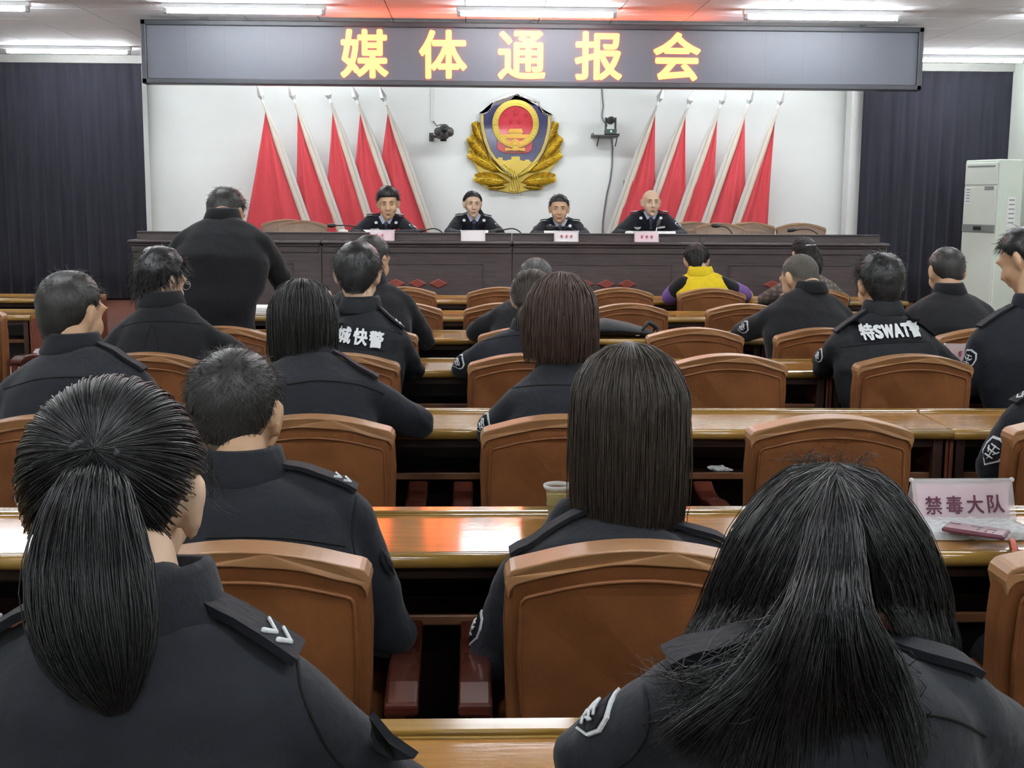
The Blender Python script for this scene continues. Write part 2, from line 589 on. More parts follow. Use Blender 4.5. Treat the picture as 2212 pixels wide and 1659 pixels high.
MB().box(((sx0 + sx1) / 2, D_LED + .08, (sz0 + sz1) / 2), (sx1 - sx0 - .02, .08, sz1 - sz0 - .02)).build('back_box', 'led_frame', sign, origin=O)
for x in (sx0 + .5, 0.5, sx1 - .5):
    MB().box((x, D_LED + .08, (sz1 + CEIL_Z) / 2), (.05, .05, CEIL_Z - sz1)).build('hanger', 'led_frame', sign, origin=O)
for ch, cx, cy in (('媒', 787, 122), ('体', 957, 124), ('通', 1127, 126), ('报', 1293, 127), ('会', 1462, 128)):
    p = at(cx, cy, D_LED)
    me = bold_text(ch, .392, .395, .0095, .006)
    o = link('character', me, 'led_on', sign)
    o.location = Vector((p.x, D_LED - .002, (sz0 + sz1) / 2)) - O
    o['label'] = 'glowing yellow and red LED character'


# ------------------------------------------------------------------ flags
def flag(tx, ty, bx, by, rx, ry_, d, label, group, side):
    """tip base (tx,ty); band foot (bx,by); red outer foot (rx,ry_)"""
    T = at(tx, ty, d); B = at(bx, by, d); Rr = at(rx, ry_, d)
    ax = (T - B).normalized()
    B = B - ax * ((B.z - STAGE_Z - .06) / ax.z)
    Rr = Rr + (Rr - T) * ((Rr.z - STAGE_Z - .35) / (T.z - Rr.z))
    t = thing('red_flag', label, 'flag', (B.x, d, STAGE_Z), 0, group)
    O = t.location
    MB().cyl(B - ax * .05, T + ax * .01, .013, .011, 12).build('pole', 'sleeve', t, True, origin=O)
    MB().lathe([(.11, 0), (.12, .012), (.11, .03), (.03, .045), (.02, .12)], (B.x, d, STAGE_Z), 20).build('flag_base', 'steel', t, True, origin=O)
    # flat spear point
    R = Matrix((Vector((ax.z, 0, -ax.x)), Vector((0, 1, 0)), ax)).transposed()
    prof = [(0, -.012), (.009, -.012), (.014, .01), (.038, .062), (.025, .115), (.0, .19)]
    vs_ = [(x, z) for x, z in prof] + [(-x, z) for x, z in prof[-2:0:-1]]
    n = len(vs_)
    mb = MB()
    V = [T + R @ Vector((x, 0, z)) for x, z in vs_] + [T + R @ Vector((0, -.012, .055)), T + R @ Vector((0, .012, .055))]
    F = [(i, (i + 1) % n, n) for i in range(n)] + [((i + 1) % n, i, n + 1) for i in range(n)]
    mb.add(V, F).build('spear_tip', 'steel', t, origin=O)
    mb2 = MB(); mb2.loft([T - ax * .03, T + ax * .005], [.02, .016], n=12); mb2.build('ferrule', 'white', t, True, origin=O)
    # gathered cloth hanging from the pole
    C0 = T - ax * .10
    C1 = B + ax * .30
    ph = (tx * .13) % 6
    P = []
    NI, NJ = 34, 26
    for i in range(NI + 1):
        f = i / NI
        p = C0.lerp(C1, f)
        q = C0.lerp(Rr, f)
        row = []
        for j in range(NJ + 1):
            g = j / NJ
            w = p.lerp(q, g)
            dep = (0.018 * math.sin(g * 9 + ph + f * .6) + .009 * math.sin(g * 21 + ph * 2)) * min(1, f * 2 + .15)
            sag = .015 * side * math.sin(PI * f) * g
            row.append(Vector((w.x + sag, w.y - .022 + dep, w.z - .02 * f * g)))
        P.append(row)
    o = MB().grid(P).build('cloth', 'red', t, True, origin=O)
    so = o.modifiers.new('s', 'SOLIDIFY'); so.thickness = 0.004
    # pale pole sleeve and border strip
    nrm = Vector((ax.z, 0, -ax.x)) * (1 if side > 0 else -1)
    S0 = T - ax * .025
    for nm, m, w0, w1, off, dy in (('pole_sleeve', 'sleeve', .012, .036, .024, -.012), ('border', 'cream', .003, .026, -.002, -.038)):
        P = []
        for i in range(25):
            f = i / 24
            p = S0.lerp(C1, f)
            w = w0 + (w1 - w0) * min(1, f * 5)
            row = []
            for j in range(7):
                g = (j / 6 - .5)
                row.append(p + nrm * (w * 2 * g + off * min(1, f * 5)) + Vector((0, dy - .014 * math.cos(g * 3) + .003 * math.sin(f * 40 + j), 0)))
            P.append(row)
        o = MB().grid(P).build(nm, m, t, True, origin=O)
        so = o.modifiers.new('s', 'SOLIDIFY'); so.thickness = 0.004
    return t


FD = 13.28
LN = ['leftmost red flag, half behind the standing man', 'second red flag from the left', 'third red flag from the left', 'fourth red flag from the left', 'red flag right of the seated man with thick dark hair, fifth from the left']
for i, (tx, ty, bx, by, rx, ry_) in enumerate([(568, 218, 661, 486, 530, 464), (636, 218, 729, 484, 634, 420), (713, 217, 797, 484, 698, 420), (772, 220, 862, 486, 757, 380), (832, 222, 926, 496, 812, 370)]):
    flag(tx, ty, bx, by, rx, ry_, FD + .04 * i, LN[i], 'red flags left of the emblem', 1)
RN = ['sixth red flag from the left, behind the bald man', 'seventh red flag from the left', 'eighth red flag from the left', 'second red flag from the right', 'rightmost red flag, beside the bare white wall']
for i, (tx, ty, bx, by, rx, ry_) in enumerate([(1421, 223, 1324, 500, 1421, 400), (1486, 228, 1461, 300, 1486, 400), (1556, 229, 1527, 484, 1549, 410), (1615, 227, 1597, 484, 1617, 410), (1681, 230, 1660, 484, 1661, 490)]):
    # every right-hand pole leans alike
    bx2 = tx - (1421 - 1324) * (486 - ty) / (500 - 223)
    flag(tx, ty, bx2, 486, rx, ry_, FD + .04 * (4 - i), RN[i], 'red flags right of the emblem', -1)


# ------------------------------------------------------------------ emblem
ED = YB - 0.005


def EP(u, v, y=0.0):
    p = at(960 + u / 6.637, 180 + v / 6.637, ED)
    return Vector((p.x, ED + y, p.z))


emb = thing('police_emblem', 'large gold wreathed shield emblem with a red and gold disc on the wall', 'emblem', (EP(1010, 1570).x, ED, EP(1010, 1570).z))
EO = emb.location


def eplate(name, m, uv, y0, y1, bevel=0.004, smooth=False):
    n = len(uv)
    V = [EP(u, v, y0) for u, v in uv] + [EP(u, v, y1) for u, v in uv]
    F = [tuple(range(n)), tuple(range(2 * n - 1, n - 1, -1))] + [(i, i + n, (i + 1) % n + n, (i + 1) % n) for i in range(n)]
    return MB().add(V, F).build(name, m, emb, smooth, bevel, origin=EO)


def shield(k=1.0, dy=0):
    L = [(1020, 125), (675, 245), (655, 320), (610, 380), (560, 405), (505, 415), (508, 560), (530, 700), (570, 850), (620, 980), (700, 1100), (800, 1210), (900, 1300), (1000, 1360)]
    Rr = [(2036 - u, v + 20 if 200 < v else v) for u, v in L[1:-1]][::-1]
    P = L + Rr
    c = (1018, 700)
    return [(c[0] + (u - c[0]) * k, c[1] + (v - c[1]) * (k if v > 200 or True else 1) + dy) for u, v in P]


eplate('wreath_back', 'gold2', [(470, 545), (400, 620), (385, 740), (345, 790), (340, 960), (350, 1010), (370, 1090), (440, 1180), (500, 1280), (440, 1340), (450, 1400), (560, 1480), (760, 1540), (1000, 1580), (1240, 1530), (1440, 1470), (1550, 1390), (1530, 1320), (1480, 1290), (1560, 1200), (1640, 1110), (1665, 1020), (1665, 860), (1640, 780), (1620, 700), (1590, 590), (1530, 570), (1300, 700), (1000, 900), (700, 700)], -.035, -.002)


def leaf(p0, p1, w, bend, name='laurel_leaf'):
    """ribbed leaf from root p0 to tip p1 in emblem units"""
    p0 = Vector(p0); p1 = Vector(p1)
    ax = p1 - p0; L = ax.length; ax.normalize(); nx = Vector((-ax.y, ax.x))
    NI, NJ = 28, 9
    P = []
    for i in range(NI + 1):
        f = i / NI
        ww = w * (math.sin(PI * min(1, f * .93 + .07)) ** .55)
        row = []
        for j in range(NJ):
            g = j / (NJ - 1) * 2 - 1
            fl = f + .16 * abs(g)
            c = p0 + ax * (L * min(1, fl * .95)) + nx * (g * ww + bend * math.sin(PI * f))
            rib = (.022 if i % 2 else 0) * (0.3 + abs(g)) * min(1, 6 * (1 - f))
            y = -.038 - .018 * (1 - g * g) ** .5 * math.sin(PI * min(1, f + .12)) - rib
            row.append(EP(c.x, c.y, y))
        P.append(row)
    MB().grid(P).build(name, 'gold', emb, False, origin=EO)
    mid = [EP(*(p0 + ax * (L * f) + nx * bend * math.sin(PI * f)), -.062) for f in (0, .25, .5, .75, .92)]
    MB().tube(mid, [.007, .006, .005, .004, .002], 6).build('leaf_rib', 'gold', emb, True, origin=EO)


for s in (-1, 1):
    def X(u): return 1010 + s * (1010 - u) * -1
    leaf((X(930), 1420), (X(425), 1355), 95, s * 10)
    leaf((X(860), 1290), (X(345), 1010), 92, s * 12)
    leaf((X(640), 1110), (X(350), 770), 95, s * 16)
    leaf((X(560), 890), (X(420), 560), 75, s * 12)
    leaf((X(900), 1480), (X(620), 1500), 40, 0)
eplate('shield_rim', 'silver', shield(1.0), -.075, -.03)
eplate('shield_edge', 'gold2', [(u, v) for u, v in shield(.965, 8) if v > 380], -.082, -.05)
eplate('shield_top', 'e_dark', [(u, v) for u, v in shield(.94, 8) if v < 470] + [(1455, 560), (580, 560)], -.0835, -.05)
eplate('shield_field', 'e_blue', [(u, v) for u, v in shield(.90, 8) if v > 420] + [(1330, 330), (1018, 250), (700, 330)], -.0845, -.05)
# bead row under the top edge
top = [(505, 425), (560, 418), (612, 393), (660, 335), (690, 262), (1020, 150), (1350, 262), (1378, 335), (1425, 395), (1478, 430), (1525, 445)]
cum = [0]
for (u0, v0), (u1, v1) in zip(top, top[1:]):
    cum.append(cum[-1] + math.hypot(u1 - u0, v1 - v0))
bead = MB()
nb = 44
for i in range(nb):
    s_ = cum[-1] * (i + .5) / nb
    for q in range(len(top) - 1):
        if cum[q] <= s_ <= cum[q + 1]:
            f = (s_ - cum[q]) / (cum[q + 1] - cum[q])
            u = top[q][0] + f * (top[q + 1][0] - top[q][0]); v = top[q][1] + f * (top[q + 1][1] - top[q][1])
    bead.ell(EP(u + (1015 - u) * .03, v + 24, -.084), (.009, .007, .009), n=8, m=6)
bead.build('bead_row', 'chrome', emb, True, origin=EO)


def ering(name, m, c, r0, r1, y0, y1, a0=0, a1=2 * PI, n=48):
    out = [(c[0] + r1 * math.cos(a0 + (a1 - a0) * i / n), c[1] + r1 * 1.04 * math.sin(a0 + (a1 - a0) * i / n)) for i in range(n + 1)]
    inn = [(c[0] + r0 * math.cos(a0 + (a1 - a0) * i / n), c[1] + r0 * 1.04 * math.sin(a0 + (a1 - a0) * i / n)) for i in range(n + 1)]
    mb = MB()
    mb.rings([[EP(*out[i], y0), EP(*out[i], y1), EP(*inn[i], y1), EP(*inn[i], y0)] for i in range(n + 1)], cap=True)
    return mb.build(name, m, emb, False, .003, origin=EO)


DC = (1015, 590)
eplate('red_drapery', 'e_red', [(760, 800), (1265, 800), (1250, 960), (1200, 1000), (1130, 1015), (890, 1010), (800, 980), (750, 935)], -.095, -.06)
ering('disc_ring', 'gold2', DC, 245, 332, -.118, -.06)
eplate('disc_field', 'e_red', [(DC[0] + 255 * math.cos(2 * PI * i / 40), DC[1] + 262 * math.sin(2 * PI * i / 40)) for i in range(40)], -.10, -.06)
for i in range(40):
    an = 2 * PI * i / 40
    if abs(an - PI / 2) > .6:
        eplate('wheat_grain', 'gold', [(DC[0] + 288 * math.cos(an) + 22 * math.cos(an + .9 + q * 2 * PI / 5), DC[1] + 300 * math.sin(an) + 15 * math.sin(an + .9 + q * 2 * PI / 5)) for q in range(5)], -.126, -.11, 0)


def star(cu, cv, r):
    P = []
    for i in range(10):
        q = r if i % 2 == 0 else r * .42
        P.append((cu + q * math.sin(PI * i / 5), cv - q * math.cos(PI * i / 5)))
    eplate('star', 'e_red', P, -.108, -.10, 0.003)


for cu, cv, r in ((1018, 425, 62), (878, 460, 38), (1158, 470, 38), (950, 552, 40), (1070, 555, 40)):
    star(cu, cv, r)
eplate('gate_base', 'gold3', [(805, 740), (1225, 740), (1225, 800), (805, 800)], -.112, -.1)
eplate('gate_roof', 'gold3', [(920, 660), (1105, 660), (1125, 722), (900, 722)], -.116, -.1)
eplate('gate_wall', 'gold2', [(925, 720), (1100, 720), (1110, 745), (915, 745)], -.112, -.1)
ering('gear', 'gold3', (1010, 880), 36, 72, -.122, -.095, PI, 2 * PI, 20)
eplate('ribbon_knot', 'gold3', [(862, 930), (960, 945), (1010, 915), (1060, 940), (1155, 930), (1150, 988), (1060, 970), (1010, 978), (950, 968), (862, 985)], -.125, -.09)
eplate('ribbon_swag', 'gold3', [(770, 790), (850, 880), (940, 905), (1010, 890), (1080, 905), (1170, 880), (1250, 795), (1215, 785), (1130, 850), (1010, 850), (890, 850), (810, 780)], -.12, -.09)
eplate('great_wall', 'gold2', [(700, 1085), (765, 1090), (765, 1062), (830, 1068), (832, 1105), (875, 1115), (900, 1105), (955, 1095), (955, 1055), (1075, 1055), (1080, 1105), (1140, 1120), (1155, 1098), (1215, 1100), (1220, 1125), (1260, 1135), (1190, 1210), (1010, 1340), (870, 1250), (760, 1160)], -.10, -.06)
for q in range(4):
    MB().tube([EP(830 + 40 * q + f * 60, 1180 + 28 * q - 60 * f * (1 - f) * 4 * .4 + f * 10, -.102) for f in (0, .33, .66, 1, 1.6, 2.4)], [.003, .006, .006, .006, .005, .003], 6).build('wall_ridge', 'gold', emb, True, origin=EO)
eplate('wreath_knot', 'gold2', [(930, 1390), (1000, 1365), (1070, 1390), (1055, 1540), (1000, 1560), (930, 1540)], -.07, -.03)
for s in (-1, 1):
    MB().tube([EP(1000, 1370, -.08), EP(1000 + s * 200, 1260, -.082), EP(1000 + s * 330, 1130, -.082)], [.012, .012, .008], 8).build('stem', 'gold', emb, True, origin=EO)

# ------------------------------------------------------------------ two wall cameras
p = at(960, 285, YB - .22)
wc = thing('dome_camera', 'black pan tilt camera on an elbow bracket left of the emblem', 'camera', (at(932, 296, YB).x, YB, at(932, 296, YB).z))
O = wc.location
w0 = at(932, 296, YB - .02); w1 = at(958, 300, YB - .2)
MB().box(w0, (.05, .03, .09)).build('wall_plate', 'dgrey', wc, bevel=.005, origin=O)
MB().tube([w0, w0.lerp(w1, .4) + Vector((0, 0, .015)), w1], [.018, .016, .018], 10).build('arm', 'dgrey', wc, True, origin=O)
MB().cyl(w1 + Vector((0, 0, -.025)), w1 + Vector((0, 0, .035)), .035, .03).build('pivot', 'black', wc, True, origin=O)
MB().ell(p + Vector((0, 0, .0)), (.066, .066, .085)).loft([p + Vector((-.065, 0, .0)), p + Vector((.05, 0, .0))], [.05, .055], n=14).build('camera_body', 'dgrey', wc, True, origin=O)
MB().cyl(p + Vector((0, -.05, .02)), p + Vector((0, -.095, .02)), .035, .03).build('lens', 'black', wc, True, origin=O)
MB().tube([at(936, 262, YB - .01), at(943, 272, YB - .06), p + Vector((-.03, .02, .08))], .006).build('cable', 'cable', wc, True, origin=O)
cd = thing('cable_duct', 'thin white cable duct running up from the left wall camera', 'duct', (at(933, 262, YB).x, YB, at(933, 262, YB).z))
q0 = at(932, 262, YB); q1 = at(934, 150, YB)
MB().box(((q0.x + q1.x) / 2, YB - .008, (q0.z + q1.z) / 2), (.028, .016, q1.z - q0.z)).build('duct_channel', 'white', cd, bevel=.003, origin=cd.location)
MB().box(((q0.x + q1.x) / 2 + .017, YB - .005, (q0.z + q1.z) / 2), (.006, .010, q1.z - q0.z)).build('duct_lip', 'fixture', cd, origin=cd.location)

p = at(1319, 268, YB - .15)
sh = thing('camera_shelf', 'small dark wall shelf carrying the camera right of the emblem', 'shelf', (p.x - .03, YB, at(1308, 294, YB - .15).z))
O = sh.location
zs = at(1308, 294, YB - .15).z
MB().box((at(1307, 294, YB - .15).x, YB - .14, zs), (.285, .26, .016)).build('shelf_board', 'dgrey', sh, bevel=.003, origin=O)
for s in (-1, 1):
    MB().tube([(p.x - .03 + s * .1, YB - .01, zs - .10), (p.x - .03 + s * .1, YB - .2, zs - .01)], .007).build('bracket', 'dgrey', sh, origin=O)
    MB().box((at(1307, 294, YB - .15).x + s * .138, YB - .14, zs + .012), (.008, .26, .03)).build('shelf_end', 'dgrey', sh, origin=O)
tc = thing('tracking_camera', 'black pan tilt camera with fork arms standing on the wall shelf', 'camera', (p.x, YB - .15, zs + .008))
O = tc.location
MB().box(O + Vector((0, 0, .036)), (.125, .12, .058)).build('camera_base', 'dgrey', tc, bevel=.008, origin=O)
MB().ell(O + Vector((0, -.062, .04)), .009, n=8, m=6).build('indicator', 'cam_led', tc, True, origin=O)
for s in (-1, 1):
    MB().box(O + Vector((s * .052, 0, .125)), (.018, .06, .13)).build('fork_arm', 'dgrey', tc, bevel=.006, origin=O)
MB().cyl(O + Vector((0, .05, .158)), O + Vector((0, -.075, .158)), .042, .04, 20).build('camera_head', 'dgrey', tc, True, .003, origin=O)
MB().cyl(O + Vector((0, -.07, .158)), O + Vector((0, -.085, .158)), .03, .03, 20).build('lens', 'black', tc, True, .002, origin=O)
cb = thing('wall_cable', 'grey cable hanging on the wall below and above the shelf camera', 'cable', (at(1322, 420, YB).x, YB, at(1310, 505, YB).z))
MB().tube([at(x, y_, YB - .012) for x, y_ in ((1322, 300), (1324, 320), (1322, 360), (1318, 390), (1311, 420), (1306, 450), (1302, 480), (1301, 505), (1300, 560))], .008).build('lower_run', 'cable', cb, True, origin=cb.location)
MB().tube([at(x, y_, YB - .012) for x, y_ in ((1299, 150), (1300, 195), (1303, 230), (1300, 250), (1304, 262), (1312, 272))], .007).build('upper_run', 'cable', cb, True, origin=cb.location)
bx = thing('wall_box', 'grey box on the wall behind the sixth flag', 'box', at(1385, 415, YB))
MB().box(at(1385, 403, YB - .02), (.40, .04, .13)).build('box_body', 'pelmet', bx, bevel=.004, origin=bx.location)
MB().box(at(1385, 403, YB - .045), (.36, .008, .10)).build('box_lid', 'pelmet', bx, bevel=.003, origin=bx.location)


# ------------------------------------------------------------------ floor standing air conditioner
ap = at(2160, 640, 12.5)
ac = thing('air_conditioner', 'white floor standing air conditioner turned sideways beside the right curtain', 'air conditioner', (5.28, 12.45, STAGE_Z), -math.radians(72))
AW, AD, AH = .50, .30, 1.52
MB().box((0, 0, AH / 2), (AW, AD, AH)).build('cabinet', 'ac', ac, bevel=.012)
MB().box((0, -AD / 2 - .006, .41), (AW - .03, .012, .76)).build('lower_panel', 'ac', ac, bevel=.006)
MB().box((0, -AD / 2 - .006, 1.06), (AW - .03, .012, .38)).build('middle_panel', 'ac', ac, bevel=.006)
MB().box((0, -AD / 2 - .006, 1.38), (AW - .03, .012, .22)).build('air_outlet', 'ac', ac, bevel=.006)
for q in range(1):
    MB().box((0.0, -AD / 2 - .014, 1.455), (AW - .10, .006, .012)).build('outlet_slot', 'ac_grey', ac)
MB().box((0, -AD / 2 - .010, .835), (AW - .04, .022, .072)).build('control_strip', 'ac_grey', ac, bevel=.003)
MB().box((0, -AD / 2 - .023, .835), (.11, .006, .040)).build('display', 'black', ac, bevel=.002)
MB().box((-.17, -AD / 2 - .014, 1.16), (.075, .003, .17)).build('sticker', 'paper', ac)
for q in range(5):
    MB().box((-.17, -AD / 2 - .0165, 1.225 - .03 * q), (.055, .002, .008 if q else .012)).build('sticker_print', 'ac_grey', ac)
MB().box((.13, -AD / 2 - .014, 1.235), (.13, .003, .036)).build('badge_plate', 'ac_grey', ac)
MB().box((AW / 2 + .002, 0.02, 1.0), (.003, .10, .30)).build('sticker', 'paper', ac)
for q in range(6):
    MB().box((AW / 2 + .005, 0.02, 1.12 - .045 * q), (.002, .07, .010)).build('sticker_print', 'ac_grey', ac)
# ================================================================== rostrum: four joined sections
RX0, RX1 = at(275, 517, D_ROS).x, at(1922, 527, D_ROS).x
LEDGE_Z = 1.158
RW = (RX1 - RX0) / 4
RN4 = ['leftmost section of the dark rostrum, behind the standing man', 'dark rostrum section in front of the first two seated officers', 'dark rostrum section in front of the third and fourth officers', 'rightmost section of the dark rostrum, before the empty chairs']


def rostrum(i):
    xc = RX0 + RW * (i + .5)
    t = thing('rostrum_desk', RN4[i], 'rostrum', (xc, D_ROS, STAGE_Z), 0, 'sections of the dark rostrum')
    w = RW - .004
    h = LEDGE_Z - STAGE_Z
    bi = .03 if i == 0 else 0; bj = .03 if i == 3 else 0
    MB().box(((bi - bj) / 2, .055, (h - .04) / 2), (w - bi - bj, .03, h - .04)).build('front_board', 'rostrum', t, bevel=.002)
    MB().box((0, .13, h - .012), (w, .30, .024)).build('ledge', 'rostrum_top', t, bevel=.008, seg=3)
    MB().box((0, .045, h - .036), (w - .02, .05, .03)).build('cornice', 'rostrum', t, bevel=.008)
    MB().box((0, .03, h - .075), (w - .02 - bi - bj, .022, .045)).build('frieze', 'rostrum', t, bevel=.003)
    e = .045 if i in (0, 3) else 0
    sx = e / 2 * (1 if i == 0 else -1)
    MB().box((sx, .13, h + .028), (w - e, .022, .058)).build('riser', 'rostrum', t, bevel=.003)
    MB().box((sx, .145, h + .062), (w - e, .07, .012)).build('riser_cap', 'rostrum_top', t, bevel=.003)
    MB().box((0, .43, h - .03), (w, .56, .024)).build('worktop', 'rostrum_top', t, bevel=.003)
    for s in (-1, 1):
        MB().box((s * (w / 2 - .015 - (.03 if (s < 0 and i == 0) or (s > 0 and i == 3) else 0)), .38, (h - .045) / 2), (.028, .60, h - .045)).build('side_panel', 'rostrum', t, bevel=.002)
    # recessed field with a thin moulding, lozenges low on it
    fw, z1, z0 = w * .70, h - .19, .10
    for c, s in (((0, .036, z1), (fw, .008, .010)), ((0, .036, z0), (fw, .008, .010)), ((-fw / 2, .036, (z0 + z1) / 2), (.010, .008, z1 - z0)), ((fw / 2, .036, (z0 + z1) / 2), (.010, .008, z1 - z0))):
        MB().box(c, s).build('moulding', 'rostrum_top', t, bevel=.002)
    MB().box((0, .0385, (z0 + z1) / 2), (fw - .03, .004, z1 - z0 - .03)).build('panel', 'rostrum', t)
    for q in (-1, 0, 1):
        dx = q * .178
        z = h - .355
        hw, hh = .084, .042
        V = [(dx - hw, .036, z), (dx, .036, z - hh), (dx + hw, .036, z), (dx, .036, z + hh)]
        V2 = [(dx + (a_ - dx) * .8, .026, z + (c2 - z) * .8) for a_, b_, c2 in V]
        mb = MB(); mb.add(V + V2, [(0, 1, 5, 4), (1, 2, 6, 5), (2, 3, 7, 6), (3, 0, 4, 7), (4, 5, 6, 7), (3, 2, 1, 0)])
        mb.build('lozenge', 'diamond', t)
    return t


for i in range(4):
    rostrum(i)


# ================================================================== chairs
def arch(w, z0, zc, zt, r=.03, n=14):
    """outline of a chair back: width w, foot z0, corner height zc, crest zt"""
    P = [(-w / 2 + .012, z0), (-w / 2, zc - .12), (-w / 2 + .004, zc - r)]
    P += [(-w / 2 + .004 + r * (1 - math.cos(a_)) * .8, zc - r + r * math.sin(a_)) for a_ in (.5, 1.0, 1.4)]
    x0 = -w / 2 + r + .002
    for i in range(1, n):
        x = x0 + (-2 * x0) * i / n
        f = 1 - (x / x0) ** 2
        P.append((x, zc + (zt - zc) * f))
    P += [(-x, z) for x, z in P[5::-1]]
    return P


def chair_proto(mb_body, mb_roll, name='conference_chair', full=True):
    t = thing(name, 'x', 'chair')
    lean = math.tan(math.radians(7))
    zc, zt, w = .840, .880, .492

    def f(x, y, z):
        # recline and gentle wrap of the back
        return (x, y - (z - .45) * lean * .5 + .03 - .05 * (x / .25) ** 2 * -1 * .5, z)
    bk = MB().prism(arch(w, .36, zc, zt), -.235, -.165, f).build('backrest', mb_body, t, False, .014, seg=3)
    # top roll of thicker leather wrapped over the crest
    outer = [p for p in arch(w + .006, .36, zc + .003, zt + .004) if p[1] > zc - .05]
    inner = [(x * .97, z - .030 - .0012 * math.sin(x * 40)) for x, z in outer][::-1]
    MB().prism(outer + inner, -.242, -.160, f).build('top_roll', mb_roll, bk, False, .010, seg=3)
    pan = arch(w - .055, .40, zc - .05, zt - .055, .02)
    MB().prism(pan, -.243, -.232, f).build('back_panel', mb_body, bk, False, .004)
    pts = [Vector(f(x, -.243, z)) for x, z in pan]
    MB().tube(pts, .0042, 6).build('piping', mb_body, bk, True)
    MB().prism([(x * .88, z * .97 + .01) for x, z in pan], -.17, -.155, f).build('back_cushion', mb_body, bk, False, .01)
    MB().box((0, .075, .425), (.50, .48, .09)).build('seat', mb_body, t, True, .028, seg=4)
    MB().box((0, .07, .365), (.46, .44, .035)).build('seat_frame', 'mahogany', t, bevel=.006)
    for s in (-1, 1):
        # carved arm with a solid cheek below
        top = [(-.20, .575), (-.12, .588), (-.02, .585), (.08, .570), (.16, .572), (.225, .592), (.235, .570), (.20, .548), (.10, .540), (-.02, .552), (-.20, .548)]
        mb = MB()
        V = [Vector((s * .298 - .0325, y, z)) for y, z in top] + [Vector((s * .298 + .0325, y, z)) for y, z in top]
        n = len(top)
        mb.add(V, [tuple(range(n)), tuple(range(2 * n - 1, n - 1, -1))] + [(q, q + n, (q + 1) % n + n, (q + 1) % n) for q in range(n)])
        ar = mb.build('armrest', 'mahogany', t, False, .008, seg=3)
        MB().box((s * .292, .02, .455), (.022, .36, .18)).build('arm_cheek', 'mahogany', ar, bevel=.004)
        MB().loft([(s * .292, .19, .55), (s * .292, .20, .40), (s * .285, .22, .0)], [.024, .022, .018], n=8, round_ends=False).build('leg', 'mahogany', t, True)
        MB().loft([(s * .288, -.17, .55), (s * .278, -.18, .38), (s * .268, -.22, .0)], [.022, .022, .018], n=8, round_ends=False).build('leg', 'mahogany', t, True)
    return t


CHY = {'A': 0.90, 'B': 2.115, 'C': 3.465, 'D': 4.92, 'E': 5.97, 'F': 7.40, 'G': 8.75}
chair0 = chair_proto('leather', 'leather_top')
_used = [False]


def chair(px, row, label, rot=0, dx=0, dy=0):
    y = CHY[row] + .262
    x = at(px, 700, CHY[row]).x if px is not None else dx
    loc = (x, y + dy, 0)
    g = 'brown leather chairs at the audience desks'
    if not _used[0]:
        _used[0] = True
        chair0.location = loc; chair0.rotation_euler = (0, 0, rot); chair0['label'] = label; chair0['group'] = g
        return chair0
    return dup(chair0, loc, rot, label, g)


def xpix(px, py, d):
    return at(px, py, d).x


for px, py, row, lab, rot in (
        (490, 1230, 'B', 'brown chair of the short haired man, half behind the ponytail', .02),
        (1388, 1190, 'B', 'brown chair in the middle, in front of the long brown bob', 0),
        (2492, 1190, 'B', 'brown chair cut by the right edge of the photo, nearest row shown', 0),
        (85, 900, 'C', 'brown chair mostly hidden behind the ponytail woman at the left edge', 0),
        (662, 900, 'C', 'brown chair of the woman with dark short bob hair', .01),
        (1222, 900, 'C', 'brown chair of the woman with reddish bob hair', 0),
        (1812, 900, 'C', 'empty brown chair with scribbles scratched into its back panel', 0),
        (2384, 915, 'C', 'brown chair at the right edge beyond the pink tent card', 0),
        (300, 765, 'D', 'brown chair behind the curly haired person with glasses', .02),
        (730, 765, 'D', 'brown chair of the man with white characters on his jacket', 0),
        (1140, 765, 'D', 'brown chair of the woman with the low brown ponytail', 0),
        (1582, 765, 'D', 'empty brown chair left of the large lettered jacket, nearer of two', 0),
        (1990, 765, 'D', 'brown chair of the man with SWAT on his jacket', 0),
        (2420, 765, 'D', 'brown chair of the man cut by the right edge', 0),
        (470, 700, 'E', 'empty brown chair before the standing man', .0),
        (793, 700, 'E', 'brown chair of the man behind the lettered dark jacket', 0),
        (1140, 705, 'E', 'brown chair of the grey haired man', 0),
        (1508, 705, 'E', 'empty brown chair right of the black bag', 0),
        (1790, 703, 'E', 'brown chair of the man with shaved head', 0),
        (2145, 705, 'E', 'brown chair of the man seated before the right curtain', 0),
        (868, 652, 'F', 'brown chair hidden in front of the second row desk at the left', 0),
        (1088, 655, 'F', 'brown chair left of the grey haired man, second row', 0),
        (1362, 655, 'F', 'empty brown chair behind the black bag', 0),
        (1618, 655, 'F', 'empty brown chair behind the woman in yellow', 0),
        (868, 620, 'G', 'front row brown chair near the red lozenges at the left', 0),
        (1082, 622, 'G', 'front row brown chair left of the grey haired man', 0),
        (1342, 620, 'G', 'empty front row brown chair below three red lozenges', 0),
        (1543, 620, 'G', 'brown chair of the woman in yellow', 0),
        (1768, 618, 'G', 'brown chair of the woman in the checked jacket', 0)):
    y = CHY[row]
    c = chair(None, row, lab, rot, xpix(px, py, y))
# chairs of the women in the nearest row (below the frame), and the side block chair with its arm in view
chair(None, 'A', 'chair under the ponytail woman, below the photo', 0, at(250, 1500, 1.0).x)
chair(None, 'A', 'chair under the long haired woman, below the photo', 0, at(1770, 1500, 1.0).x)
chair(None, 'F', 'brown chair at the left edge showing its carved mahogany arm', 0, at(8, 690, 7.1).x - .25, -.35)

